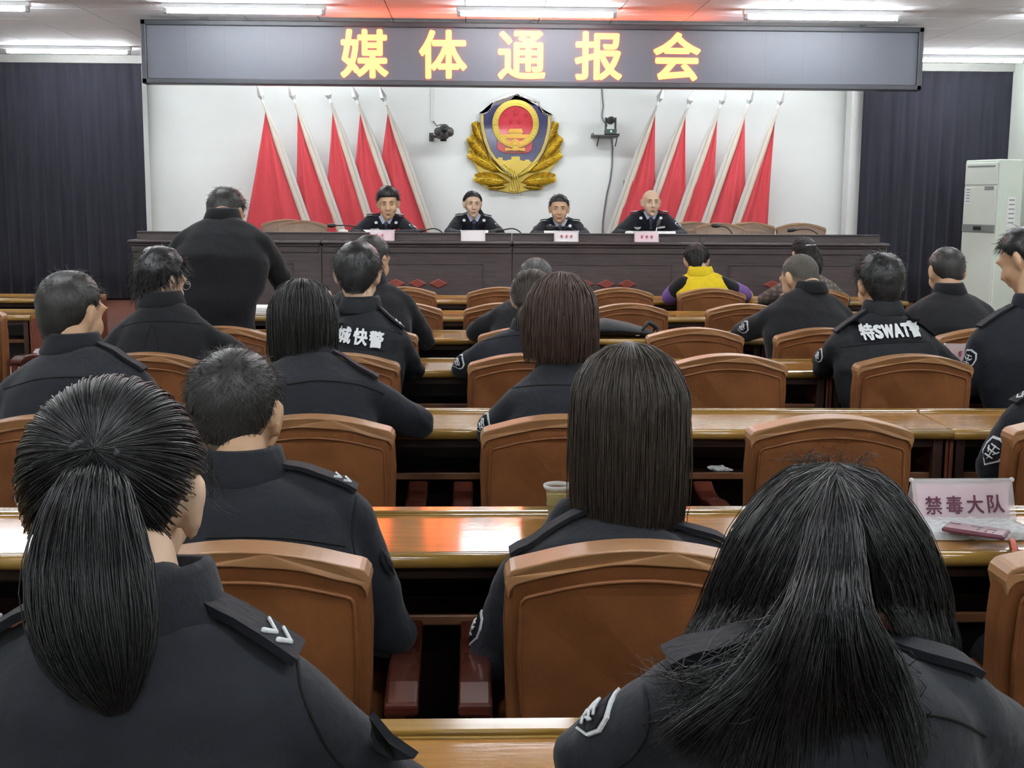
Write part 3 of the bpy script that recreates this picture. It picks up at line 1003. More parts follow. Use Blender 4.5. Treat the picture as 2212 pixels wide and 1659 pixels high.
# stage chairs, seen from the front
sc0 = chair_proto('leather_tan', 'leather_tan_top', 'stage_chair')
SCH = [(648, 489, 11.85, 'front tan chair of the two beside the standing man'), (612, 484, 12.5, 'rear tan chair of the two beside the standing man'),
       (1562, 490, 11.85, 'tan stage chair behind a microphone, middle of the empty right group'), (1502, 487, 12.4, 'tan stage chair just right of the bald officer'),
       (1630, 487, 12.4, 'rear tan stage chair under the rightmost flags'), (1740, 490, 11.95, 'rightmost tan stage chair, alone by the white wall'),
       (838, 500, 11.9, 'stage chair of the officer with thick dark hair'), (1021, 500, 11.9, 'stage chair of the woman officer'), (1208, 500, 11.9, 'stage chair of the third seated officer'), (1407, 500, 11.9, 'stage chair of the bald officer')]
for i, (px, py, d, lab) in enumerate(SCH):
    loc = (at(px, py, d).x, d, STAGE_Z)
    g = 'tan chairs on the stage'
    if i == 0:
        sc0.location = loc; sc0.rotation_euler = (0, 0, PI); sc0['label'] = lab; sc0['group'] = g
    else:
        dup(sc0, loc, PI, lab, g)

# ================================================================== audience desks
DKY = {'A': 1.703, 'B': 2.95, 'C': 4.392, 'D': 5.814, 'E': 7.074, 'F': 8.342, 'G': 9.666}
DDEP, DTOP = 0.385, 0.75


def desk_proto(DW_):
    """origin on the floor under the far edge of the top, top running towards -Y"""
    t = thing('audience_desk', 'x', 'desk')
    w = DW_ - .004
    dt = MB().box((0, -DDEP / 2 - .0, DTOP - .0125), (w, DDEP - .03, .025)).build('desktop', 'desk', t, bevel=.003)
    MB().loft([(-w / 2, -DDEP + .018, DTOP - .017), (w / 2, -DDEP + .018, DTOP - .017)], .0185, .0185, (0, 1, 0), 14, False).build('nosing', 'desk_edge', dt, True)
    MB().box((0, -.022, DTOP + .004), (w, .044, .012)).build('back_rail', 'desk_edge', dt, bevel=.004)
    MB().box((0, -.050, DTOP + .001), (w, .006, .005)).build('bead', 'desk_edge', dt, bevel=.002)
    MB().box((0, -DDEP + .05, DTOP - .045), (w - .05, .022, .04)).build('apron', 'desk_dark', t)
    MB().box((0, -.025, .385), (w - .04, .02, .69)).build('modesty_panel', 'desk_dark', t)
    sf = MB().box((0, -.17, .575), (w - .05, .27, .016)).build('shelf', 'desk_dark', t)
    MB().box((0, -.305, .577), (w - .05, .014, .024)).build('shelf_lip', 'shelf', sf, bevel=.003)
    for s in (-1, 1):
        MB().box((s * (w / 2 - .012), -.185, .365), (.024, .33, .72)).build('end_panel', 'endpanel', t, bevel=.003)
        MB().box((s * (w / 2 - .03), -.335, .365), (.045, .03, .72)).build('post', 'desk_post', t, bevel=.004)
    return t


desk0 = desk_proto(1.72); desk1 = desk_proto(1.40)
used = set()
ROWN = {'A': 'nearest row', 'B': 'second nearest row, with the tea cup', 'C': 'third nearest row', 'D': 'middle row', 'E': 'row with the black bag', 'F': 'second row from the stage', 'G': 'row nearest the stage'}
for row in 'ABCDEFG':
    for nm, xc, src in (('left', -.64, desk0), ('middle', .92, desk1), ('right', 2.48, desk0), ('side', -3.71, desk0)):
        if nm == 'side' and row not in 'FG':
            continue
        lab = {'left': 'glossy brown desk, left of three in the ', 'middle': 'glossy brown desk, middle of three in the ', 'right': 'glossy brown desk, right of three in the ', 'side': 'separate brown desk across the left aisle, '}[nm] + ROWN[row]
        loc = (xc, DKY[row], 0)
        if src not in used:
            src.location = loc; src['label'] = lab; src['group'] = 'glossy audience desks'; used.add(src)
        else:
            dup(src, loc, 0, lab, 'glossy audience desks')
# ================================================================== people
M['skin'] = mat('skin', (0.53, 0.33, 0.205), 0.5, var=0.08, vscale=14, spec=0.35)
M['skin_pale'] = mat('skin_pale', (0.60, 0.41, 0.29), 0.5, var=0.06, vscale=14, spec=0.35)
M['skin_tan'] = mat('skin_tan', (0.43, 0.24, 0.155), 0.5, var=0.08, vscale=14, spec=0.35)
M['lip'] = mat('lips', (0.34, 0.13, 0.11), 0.45)
M['eyewhite'] = mat('eye_white', (0.62, 0.58, 0.55), 0.3)
M['iris'] = mat('iris', (0.015, 0.010, 0.008), 0.2)
M['navy'] = mat('navy_uniform', (0.0085, 0.0100, 0.0150), 0.78, spec=0.25, var=0.12, vscale=10, bump=0.22, bscale=55, sheen=0.10)
M['navy_dark'] = mat('navy_trim', (0.0075, 0.008, 0.012), 0.7, spec=0.25, bump=0.2, bscale=90)
M['black_cloth'] = mat('black_wool', (0.0095, 0.0097, 0.0118), 0.85, spec=0.2, var=0.1, vscale=10, bump=0.2, bscale=60, sheen=0.12)
M['swat'] = mat('tactical_cloth', (0.009, 0.0105, 0.013), 0.7, spec=0.3, var=0.12, vscale=10, bump=0.3, bscale=40)
M['seam'] = mat('seam_thread', (0.003, 0.003, 0.004), 0.9)
M['trouser'] = mat('dark_trousers', (0.012, 0.013, 0.018), 0.85)
M['shoe'] = mat('black_shoe', (0.01, 0.01, 0.01), 0.3)
M['shirt'] = mat('pale_blue_shirt', (0.36, 0.40, 0.52), 0.7)
M['tie'] = mat('navy_tie', (0.02, 0.025, 0.05), 0.6)
M['patchw'] = mat('embroidery_white', (0.68, 0.70, 0.72), 0.8, bump=0.3, bscale=200)
M['yellow'] = mat('yellow_knit', (0.66, 0.50, 0.012), 0.9, var=0.12, vscale=20, bump=0.4, bscale=120)
M['purple'] = mat('purple_knit', (0.17, 0.09, 0.30), 0.9, bump=0.4, bscale=120)
M['ribbonbar'] = mat('ribbon_red', (0.35, 0.03, 0.08), 0.6)


def plaid_material():
    m, nt, b = newmat('checked_wool')
    tc = nt.nodes.new('ShaderNodeTexCoord')
    mix = None
    cols = []
    for ax in (0, 2):
        w = nt.nodes.new('ShaderNodeTexWave')
        w.wave_type = 'BANDS'; w.bands_direction = 'X' if ax == 0 else 'Z'
        w.inputs['Scale'].default_value = 9; w.inputs['Distortion'].default_value = .4
        nt.links.new(tc.outputs['Object'], w.inputs['Vector'])
        cols.append(w)
    mx = nt.nodes.new('ShaderNodeMath'); mx.operation = 'MULTIPLY'
    nt.links.new(cols[0].outputs['Fac'], mx.inputs[0]); nt.links.new(cols[1].outputs['Fac'], mx.inputs[1])
    rp = nt.nodes.new('ShaderNodeValToRGB')
    rp.color_ramp.elements[0].color = (0.075, 0.06, 0.05, 1); rp.color_ramp.elements[1].color = (0.18, 0.15, 0.13, 1)
    nt.links.new(mx.outputs[0], rp.inputs['Fac']); nt.links.new(rp.outputs['Color'], b.inputs['Base Color'])
    b.inputs['Roughness'].default_value = .9
    return m


M['plaid'] = plaid_material()


def hairmat(name, c, rough=0.42, tip=None, spec=0.5):
    m, nt, b = newmat(name)
    oi = nt.nodes.new('ShaderNodeTexCoord')
    mp = nt.nodes.new('ShaderNodeMapping'); mp.inputs['Scale'].default_value = (260, 260, 18)
    n = nt.nodes.new('ShaderNodeTexNoise'); n.inputs['Scale'].default_value = 1; n.inputs['Detail'].default_value = 3
    nt.links.new(oi.outputs['Object'], mp.inputs['Vector']); nt.links.new(mp.outputs['Vector'], n.inputs['Vector'])
    rp = nt.nodes.new('ShaderNodeValToRGB')
    rp.color_ramp.elements[0].position = .3; rp.color_ramp.elements[1].position = .75
    rp.color_ramp.elements[0].color = (*[q * .55 for q in c], 1); rp.color_ramp.elements[1].color = (*(tip or [q * 1.6 for q in c]), 1)
    nt.links.new(n.outputs['Fac'], rp.inputs['Fac']); nt.links.new(rp.outputs['Color'], b.inputs['Base Color'])
    b.inputs['Roughness'].default_value = rough
    b.inputs['Specular IOR Level'].default_value = spec
    return m


M['hair_black'] = hairmat('hair_black', (0.0085, 0.0085, 0.0095), .38)
M['hair_soft'] = hairmat('hair_soft_black', (0.015, 0.014, 0.013), .45)
M['hair_brown'] = hairmat('hair_brown', (0.036, 0.026, 0.019), .42)
M['hair_red'] = hairmat('hair_reddish', (0.062, 0.034, 0.024), .45)
M['hair_grey'] = hairmat('hair_greying', (0.045, 0.045, 0.045), .5)
M['hair_buzz'] = hairmat('hair_buzz', (0.055, 0.047, 0.038), .6)
M['hair_fade'] = hairmat('hair_fade', (0.15, 0.10, 0.07), .6)


def spline(P, n):
    """Catmull-Rom through P (list of np arrays) sampled at n points"""
    P = np.asarray(P, float)
    k = len(P)
    Q = np.vstack([2 * P[0] - P[1], P, 2 * P[-1] - P[-2]])
    t = np.linspace(0, k - 1 - 1e-9, n)
    i = np.floor(t).astype(int); f = (t - i)[:, None]
    p0, p1, p2, p3 = Q[i], Q[i + 1], Q[i + 2], Q[i + 3]
    return 0.5 * (2 * p1 + (p2 - p0) * f + (2 * p0 - 5 * p1 + 4 * p2 - p3) * f ** 2 + (3 * p1 - p0 - 3 * p2 + p3) * f ** 3)


def strands_into(V, F, pts, rad):
    """append prism strands: pts (N,S,3), rad (N,S)"""
    N, S, _ = pts.shape
    T = np.gradient(pts, axis=1)
    T /= np.linalg.norm(T, axis=2, keepdims=True) + 1e-9
    ref = RNG.normal(size=(N, 1, 3))
    A = np.cross(T, ref); A /= np.linalg.norm(A, axis=2, keepdims=True) + 1e-9
    B = np.cross(T, A)
    out = np.empty((N, S, 3, 3))
    for q in range(3):
        an = 2 * PI * q / 3
        out[:, :, q] = pts + (A * math.cos(an) + B * math.sin(an)) * rad[:, :, None]
    base = sum(len(v) for v in V)
    V.append(out.reshape(-1, 3))
    idx = np.arange(N * S * 3).reshape(N, S, 3) + base
    a_ = idx[:, :-1]; b_ = idx[:, 1:]
    fs = np.stack([a_, np.roll(a_, -1, 2), np.roll(b_, -1, 2), b_], axis=-1).reshape(-1, 4)
    F.append(fs)


def quick_mesh(name, V, F):
    V = np.vstack(V); F = np.vstack(F)
    me = bpy.data.meshes.new(name)
    me.vertices.add(len(V)); me.vertices.foreach_set('co', V.astype(np.float32).ravel())
    me.loops.add(F.size); me.loops.foreach_set('vertex_index', F.astype(np.int32).ravel())
    me.polygons.add(len(F)); me.polygons.foreach_set('loop_start', np.arange(0, F.size, 4, dtype=np.int32))
    me.polygons.foreach_set('use_smooth', np.ones(len(F), bool))
    me.update(calc_edges=True)
    return me


def grid_into(V, F, P):
    """P (n,m,3) surface"""
    n, m, _ = P.shape
    base = sum(len(v) for v in V)
    V.append(P.reshape(-1, 3))
    i = np.arange(n * m).reshape(n, m) + base
    F.append(np.stack([i[:-1, :-1], i[:-1, 1:], i[1:, 1:], i[1:, :-1]], -1).reshape(-1, 4))


# head in its own frame: X right, Y face, Z up; total about 0.235 high
SC = np.array([0, -.012, .020]); SR_ = np.array([.0790, .0955, .0895])


def head_shapes(mb, Xf, k, woman=False, ears=True):
    def e(c, r, R=None, n=16, m=10):
        S = MB().ell((0, 0, 0), r, R, n, m)
        mb.add([Xf @ (Vector(v) + Vector(c)) for v in S.v], S.f)
    e(SC, SR_, n=24, m=16)
    j = .92 if woman else 1.0
    e((0, .022, -.040), (.067 * j, .068, .076), n=20, m=12)
    e((0, .040, -.080), (.049 * j, .046, .042))
    e((0, .066, -.104), (.026 * j, .022, .020))
    for s in (-1, 1):
        e((s * .040 * j, .052, -.036), (.027, .030, .034))
        e((s * .030, .081, .027), (.028, .014, .010))
        e((s * .0105, .101, -.038), (.0105, .011, .0085))
        e((s * .031, .072, .004), (.018, .014, .012))
        if ears:
            R = Matrix.Rotation(s * .35, 3, 'Z')
            e((s * .083, -.012, -.008), (.0105, .021, .034), R)
            e((s * .089, -.019, .004), (.009, .014, .022), R)
            e((s * .079, -.006, -.036), (.008, .010, .012), R)
    S = MB().loft([(0, .086, .012), (0, .098, -.012), (0, .110, -.034)], [.0085, .0100, .0135], n=12)
    mb.add([Xf @ Vector(v) for v in S.v], S.f)
    e((0, .092, -.0655), (.025, .011, .0055))
    e((0, .090, -.076), (.020, .012, .0060))


def hand_shapes(mb, W0, d, up, s):
    """palm and five fingers reaching along d from wrist W0; up = back of the hand; s = thumb side"""
    d = d.normalized(); side = d.cross(up).normalized(); up = side.cross(d).normalized()
    mb.loft([W0, W0 + d * .045, W0 + d * .085], [.028, .038, .040], [.017, .016, .013], side, 12)
    for q, (off, L, r) in enumerate(((-.030, .062, .0082), (-.010, .075, .0088), (.011, .070, .0086), (.030, .055, .0076))):
        b0 = W0 + d * .078 + side * off
        m1 = b0 + d * (L * .5) + side * off * .12 + up * .004
        t1 = b0 + d * (L * .96) + side * off * .15 - up * .016
        mb.loft([b0, m1, t1], [r * 1.1, r, r * .8], None, side, 8)
    b0 = W0 + d * .025 + side * (s * .030)
    mb.loft([b0, b0 + d * .03 + side * (s * .024), b0 + d * .062 + side * (s * .030) - up * .008], [.012, .0105, .0085], None, side, 8)


HAIRLINE = {
    'short': ([0, 35, 60, 80, 97, 112, 135, 180], [50, 52, 66, 92, 103, 142, 160, 163]),
    'crop': ([0, 35, 60, 80, 97, 112, 135, 180], [50, 52, 66, 92, 97, 120, 138, 142]),
    'tied': ([0, 35, 60, 80, 97, 112, 130, 180], [52, 56, 68, 86, 93, 116, 146, 152]),
    'women': ([0, 35, 60, 80, 100, 130, 180], [52, 56, 72, 98, 112, 146, 152]),
}


def scalp(u):
    """skull surface for unit directions u (n,3): ellipsoid above, easing into the nape of the neck below"""
    u = np.atleast_2d(u)
    th = np.degrees(np.arccos(np.clip(u[:, 2], -1, 1)))
    p = SC + SR_ * u
    h = u[:, :2] / (np.linalg.norm(u[:, :2], axis=1, keepdims=True) + 1e-9)
    f = np.clip((th - 100) / 50, 0, 1.3)[:, None]
    s100 = math.sin(math.radians(100))
    a_ = SC[:2] + SR_[:2] * h * s100
    b_ = np.array([0, -.026]) + np.array([.052, .060]) * h
    q = np.hstack([a_ + (b_ - a_) * (np.minimum(f, 1.1) ** 1.3), (SC[2] + SR_[2] * math.cos(math.radians(100)) - .078 * f)])
    p = np.where((th > 100)[:, None], q, p)
    n = u / SR_
    n[:, 2] = np.where(th > 100, n[:, 2] * .3, n[:, 2])
    n /= np.linalg.norm(n, axis=1, keepdims=True)
    return p, n


def hair_cap(V, F, Xk, kind, thick, top=1.4, rough=0.0, inner=.97, theta_lim=None, freq=40, grow=1.0, front=None):
    """closed shell over the scalp; Xk maps head frame to world"""
    NP, NT = 56, 18
    xs, ys = HAIRLINE[kind]
    if front:
        ys = [front, front + 2] + list(ys[2:])
        ys[2] = max(ys[2], front + 6)
    outer = np.zeros((NT + 1, NP + 1, 3)); inn = np.zeros_like(outer)
    for j in range(NP + 1):
        ph = -180 + 360 * j / NP
        tm = np.interp(abs(ph), xs, ys) * grow
        if theta_lim:
            tm = min(tm, theta_lim)
        for i in range(NT + 1):
            th = math.radians(tm * i / NT)
            u = np.array([math.sin(th) * math.sin(math.radians(ph)), math.sin(th) * math.cos(math.radians(ph)), math.cos(th)])
            f = 1 - (i / NT) ** 3.5
            tk = thick * f * (1 + (top - 1) * max(0, u[2]))
            p, nrm = scalp(u); p = p[0]; nrm = nrm[0]
            if rough:
                tk += rough * f * noise.noise(Vector(tuple(p * freq)))
            outer[i, j] = p + nrm * (tk + .002)
            inn[i, j] = p - nrm * .004
    grid_into(V, F, Xk(outer)); grid_into(V, F, Xk(inn))
    grid_into(V, F, Xk(np.stack([outer[-1], inn[-1]])))


def scalp_dirs(n, kind, lim=1.0):
    xs, ys = HAIRLINE[kind]
    out = []
    while len(out) < n:
        u = RNG.normal(size=(n, 3)); u /= np.linalg.norm(u, axis=1, keepdims=True)
        ph = np.degrees(np.abs(np.arctan2(u[:, 0], u[:, 1]))); th = np.degrees(np.arccos(u[:, 2]))
        ok = th < np.interp(ph, xs, ys) * lim
        out.extend(list(u[ok]))
    return np.array(out[:n])


def short_strands(V, F, Xk, n, L, rad, thick, lift=.45, kind='short', S=4, k=1, sidefade=True, curl=0.0):
    u = scalp_dirs(n, kind, .97)
    root, nr = scalp(u)
    root = root + nr * (thick * .35)
    whorl = np.array([.15, -.55, .82]); whorl /= np.linalg.norm(whorl)
    tg = u - whorl; tg -= nr * (tg * nr).sum(1, keepdims=True)
    tg /= np.linalg.norm(tg, axis=1, keepdims=True) + .05
    tg += RNG.normal(size=tg.shape) * .28
    ln = L * RNG.uniform(.6, 1.2, n)
    if sidefade:
        ln *= np.clip(.35 + .8 * (u[:, 2] + .35), .3, 1.15)
    pts = np.zeros((n, S, 3))
    for i in range(S):
        f = i / (S - 1)
        pts[:, i] = root + (tg * f + nr * (lift * f * (1 - .55 * f))) * ln[:, None]
        if curl:
            ph = RNG.uniform(0, 6, (1, 1))
            pts[:, i] += curl * np.sin(f * 5 + u * 9) * f
    r = np.full((n, S), rad) * np.linspace(1, .35, S)[None]
    strands_into(V, F, Xk(pts), r * k)


def guided(V, F, guides, n, S, rad, spread=.004, shell=None, clump=6, frizz=.002, tip=.3):
    """strands between neighbouring guide curves (each a list of world points)"""
    G = np.stack([spline(g, S) for g in guides])
    ng = len(guides)
    u = RNG.uniform(0, ng - 1 - 1e-6, n)
    i = u.astype(int); f = (u - i)[:, None, None]
    pts = G[i] * (1 - f) + G[i + 1] * f
    cl = RNG.normal(size=(max(2, n // clump), 1, 3))
    which = (u / (ng - 1) * (len(cl) - 1)).astype(int)
    s = np.linspace(0, 1, S)[None, :, None]
    pts = pts + cl[which] * (spread * .8) * (.35 + s) + RNG.normal(size=(n, 1, 3)) * spread * (.35 + .7 * s)
    wob = RNG.normal(size=(n, 4, 3)) * frizz
    for q in range(4):
        pts += wob[:, q:q + 1] * np.sin((q + 1) * PI * s + q)
    # some strands stop short
    r = np.full((n, S), rad) * np.interp(np.linspace(0, 1, S), [0, .8, 1], [1, 1, tip])[None]
    strands_into(V, F, pts, r)
    if shell is not None:
        off = np.asarray(shell)
        fine = np.stack([spline(G[:, q], ng * 6) for q in range(S)])
        grid_into(V, F, fine + off)
    return G


def npx(lst):
    return [np.array(at(*p)) for p in lst]


class Person:
    pass


def person(label, head, k=1.08, pitch=15, yaw=0, roll=0, neck=None, sl=None, sr=None, el=None, er=None, wl=None, wr=None,
           face=1, pelvis=None, cloth='navy', skin='skin', vox=.011, jvox=.012, collar=True, bulk=1.0, woman=False, cat='person', group=None,
           legs='sit', seat=.50, ground=0.0, ears=True, wrinkle=.0055, hands=True, collar_h=.045, collar_r=1.0, raise_neck=.034):
    """head=(px,py of head top, depth of head centre); neck, shoulders, elbows as (px,py,depth); 'sl' is at the photo's left"""
    P = Person()
    T = at(*head)
    C = T - Vector((0, 0, .108 * k))
    th = 0 if face > 0 else PI
    R = Matrix.Rotation(math.radians(yaw) + th, 3, 'Z') @ Matrix.Rotation(-math.radians(pitch), 3, 'X') @ Matrix.Rotation(math.radians(roll), 3, 'Y')
    X4 = Matrix.Translation(C) @ R.to_4x4() @ Matrix.Scale(k, 4)
    Rn = np.array(R) * k; Cn = np.array(C)

    def Xk(a):
        return a @ Rn.T + Cn
    P.X4, P.Xk, P.C, P.R, P.k = X4, Xk, C, R, k
    N = at(*neck) + Vector((0, 0, raise_neck if face > 0 else 0))
    SLp, SRp = at(*sl), at(*sr)
    ax = (SRp - SLp); ax.z *= .4; wid = ax.length; ax.normalize()
    fw = Vector((-ax.y, ax.x, 0)) * (1 if face > 0 else -1)
    fw.normalize()
    JL = SLp + ax * .062 * bulk - Vector((0, 0, .068 * bulk)); JR = SRp - ax * .062 * bulk - Vector((0, 0, .068 * bulk))
    mid = (JL + JR) / 2
    if pelvis is None:
        pelvis = Vector((mid.x, mid.y - face * .20, seat + .06))
    pelvis = Vector(pelvis)
    P.N, P.JL, P.JR = N, JL, JR
    # arms
    EL = at(*el) if el is not None else JL + Vector((-.07, face * .12, -.25)) if face > 0 else JL + Vector((-.07, -.12, -.25))
    ER = at(*er) if er is not None else JR + Vector((.07, face * .12, -.25))
    hz = max(EL.z, ER.z)
    WL = Vector(wl) if wl is not None else EL + Vector((.13, face * .19, max(-.02, .80 + (ground and ground - .04) - EL.z) if legs == 'sit' else -.05))
    WR = Vector(wr) if wr is not None else ER + Vector((-.13, face * .19, max(-.02, .80 + (ground and ground - .04) - ER.z) if legs == 'sit' else -.05))
    root = thing('person', label, cat, (pelvis.x, pelvis.y, ground), 0, group)
    O = root.location
    P.root, P.O = root, O
    kb = wid / .42
    hunch = Vector((0, -face * .035, 0)) if True else Vector()

    def torso(mb, g, top=True):
        # spine from pelvis to the root of the neck
        p1 = pelvis.lerp(mid, .38) + hunch * .6; p2 = pelvis.lerp(mid, .74) + hunch
        up = mid + Vector((0, 0, .02)) + hunch * .45
        nb = N + Vector((0, 0, -.045))
        pts = [pelvis + Vector((0, 0, -.05)), pelvis + Vector((0, 0, .05)), p1, p2, up, up.lerp(nb, .6), nb]
        rx = [.165, .178, .168 * kb, .182 * kb, .168 * kb, .128 * kb, .072]
        ry = [.12, .135, .122, .130, .108, .085, .064]
        if legs == 'stand':
            pts = [pelvis + Vector((0, 0, -.20))] + pts
            rx = [.185] + rx; ry = [.145] + ry
        mb.loft(pts, [r * g * (bulk if i < 5 else 1) for i, r in enumerate(rx)], [r * g * (bulk if i < 5 else 1) for i, r in enumerate(ry)], ax, 22)
        for J in (JL, JR):
            mb.loft([nb + Vector((0, 0, -.035)), nb.lerp(J, .55) + Vector((0, 0, -.002)), J + Vector((0, 0, .004))], [.062 * g, .063 * g * bulk, .065 * g * bulk], None, (0, 1, 0), 14)

    def arm(mb, J, E, Wr, r):
        m1 = J.lerp(E, .5)
        mb.loft([J, m1, E], [r[0], r[1], r[2]], None, (0, 1, 0), 14)
        mb.loft([E, E.lerp(Wr, .5), Wr], [r[2], r[3], r[4]], None, (0, 1, 0), 14)

    # legs
    HL = pelvis - ax * .09 + Vector((0, 0, -.03)); HR = pelvis + ax * .09 + Vector((0, 0, -.03))
    leg = []
    for s, Hh in ((-1, HL), (1, HR)):
        if legs == 'sit':
            K = Vector((Hh.x + s * .03, Hh.y + face * .40, ground + .47)); A = Vector((K.x, K.y + face * .02, ground + .09))
        else:
            K = Vector((Hh.x + s * .02, Hh.y + face * .05, ground + .48)); A = Vector((Hh.x + s * .03, Hh.y - face * .02, ground + .09))
        leg.append((Hh, K, A))
    body = MB()
    head_shapes(body, X4, k, woman, ears)
    c0 = X4 @ Vector((0, -.022, -.045))
    body.loft([c0, c0.lerp(N, .6), N + Vector((0, 0, -.05))], [.050 * k, .052 * k, .058], [.055 * k, .056 * k, .058], ax, 16)
    torso(body, .86)
    for J, E, Wr, s in ((JL, EL, WL, 1), (JR, ER, WR, -1)):
        arm(body, J, E, Wr, (.046, .044, .037, .034, .026))
        if hands:
            d = (Wr - E).normalized(); d = Vector((d.x, d.y, d.z * .3)).normalized()
            hand_shapes(body, Wr, d, Vector((0, 0, 1)), s * face)
    for Hh, K, A in leg:
        body.loft([Hh, Hh.lerp(K, .5), K], [.078, .070, .052], None, (1, 0, 0), 12)
        body.loft([K, K.lerp(A, .35), A], [.050, .050, .034], None, (1, 0, 0), 12)
        body.loft([A + Vector((0, -face * .03, -.04)), A + Vector((0, face * .12, -.055))], [.034, .030], [.03, .02], (1, 0, 0), 10)
    bm_ = remesh(body, vox, 3, 'body')
    P.body_bvh = BVHTree.FromPolygons([v.co.copy() for v in bm_.vertices], [tuple(p.vertices) for p in bm_.polygons])
    bm_.transform(Matrix.Translation(-O))
    link('body', bm_, skin, root, True)
    # jacket
    jk = MB()
    torso(jk, 1.0)
    for J, E, Wr in ((JL, EL, WL), (JR, ER, WR)):
        arm(jk, J, E, Wr, (.066 * bulk, .062 * bulk, .055 * bulk, .050 * bulk, .042 * bulk))
        jk.loft([Wr + (E - Wr).normalized() * .03, Wr], [.043 * bulk, .043 * bulk], None, (0, 1, 0), 12)
    jm = remesh(jk, jvox, 11, 'jacket')
    if wrinkle:
        n = len(jm.vertices)
        co = np.empty(n * 3); jm.vertices.foreach_get('co', co); co = co.reshape(-1, 3)
        nr = np.empty(n * 3); jm.vertices.foreach_get('normal', nr); nr = nr.reshape(-1, 3)
        sd = Vector((head[0] * .01, head[1] * .01, 0))
        dsp = np.array([noise.noise(Vector((c[0] * 9, c[1] * 9, c[2] * 16)) + sd) + .5 * noise.noise(Vector((c[0] * 22 + c[2] * 14, c[1] * 20, c[2] * 24)) + sd) for c in co])
        # more folds at elbows and flanks than across the upper back
        amp = np.full(n, .5)
        for E in (EL, ER):
            amp += 1.6 * np.exp(-((co - np.array(E)) ** 2).sum(1) / .012)
        co += nr * (dsp * amp * wrinkle)[:, None]
        jm.vertices.foreach_set('co', co.ravel())
    P.bvh = BVHTree.FromPolygons([v.co.copy() for v in jm.vertices], [tuple(p.vertices) for p in jm.polygons])
    jm.transform(Matrix.Translation(-O))
    P.jacket = link('jacket', jm, cloth, root, True)
    # trousers, shoes
    tr = MB()
    tr.loft([pelvis + Vector((0, 0, -.09)), pelvis + Vector((0, 0, .06))], [.165, .165], [.13, .125], ax, 18)
    for Hh, K, A in leg:
        tr.loft([Hh, Hh.lerp(K, .5), K], [.095, .085, .068], None, (1, 0, 0), 12)
        tr.loft([K, K.lerp(A, .35), A], [.066, .064, .058], None, (1, 0, 0), 12)
    tm = remesh(tr, .02, 3, 'trousers'); tm.transform(Matrix.Translation(-O))
    link('trousers', tm, 'trouser', root, True)
    for Hh, K, A in leg:
        MB().loft([A + Vector((0, -face * .05, -.05)), A + Vector((0, face * .06, -.05)), A + Vector((0, face * .16, -.062))], [.038, .046, .040], [.038, .036, .026], (1, 0, 0), 12).build('shoe', 'shoe', root, True, origin=O)
    # collar
    if collar:
        d = Vector((0, face * .30, 1)).normalized()
        rings = []
        ch_ = collar_h * .45
        for rr, hh in ((.058, -.050), (.062, ch_), (.066, ch_ + .003), (.071, ch_ - .006), (.086, -.036), (.080, -.050)):
            cc = N + Vector((0, 0, -.012)) + d * hh
            ring = []
            for q in range(28):
                an = 2 * PI * q / 28
                back = .5 - .5 * math.sin(an) * 1.0
                v = ax * (rr * 1.06 * collar_r * math.cos(an)) + fw * (rr * collar_r * math.sin(an))
                lower = -.022 * max(0, math.sin(an)) * (1 if hh > 0 else .6)
                ring.append(cc + v + Vector((0, 0, lower)))
            rings.append(ring)
        mb = MB(); mb.rings(rings, closed=True)
        o = mb.build('collar', cloth, P.jacket, True, origin=O)
    P.ax, P.fw, P.EL, P.ER, P.WL, P.WR = ax, fw, EL, ER, WL, WR
    return P


def hair_object(P, V, F, m, name='hair'):
    me = quick_mesh(name, V, F)
    me.transform(Matrix.Translation(-P.O))
    return link(name, me, m, P.root)


def proj(P, p, d, off=.003, body=False):
    """drop a point along d onto the jacket"""
    h = (P.body_bvh if body else P.bvh).ray_cast(Vector(p) - Vector(d) * .5, Vector(d), 1.2)
    if h[0] is None:
        return None
    return h[0] - Vector(d) * off


def seam(P, pix, name='seam', r=.0022, off=.001, n=18):
    """thread line drawn through photo points, lying on the cloth"""
    pts = []
    pix = spline([np.array([*p, 0.0]) for p in pix], n)
    for x, y, _ in pix:
        d0 = at(x, y, P.N.y)
        d = (d0 - Vector((0, 0, CAM_Z))).normalized()
        h = P.bvh.ray_cast(Vector((0, 0, CAM_Z)), d, 30)
        if h[0] is not None:
            pts.append(h[0] - d * off)
    if len(pts) > 2:
        MB().tube(pts, r, 5).build(name, 'seam', P.jacket, True, origin=P.O)


def on_cloth(P, x, y, off=.002):
    d = (at(x, y, 5) - Vector((0, 0, CAM_Z))).normalized()
    h = P.bvh.ray_cast(Vector((0, 0, CAM_Z)), d, 30)
    if h[0] is None:
        return None, None
    return h[0] - d * off, h[1]


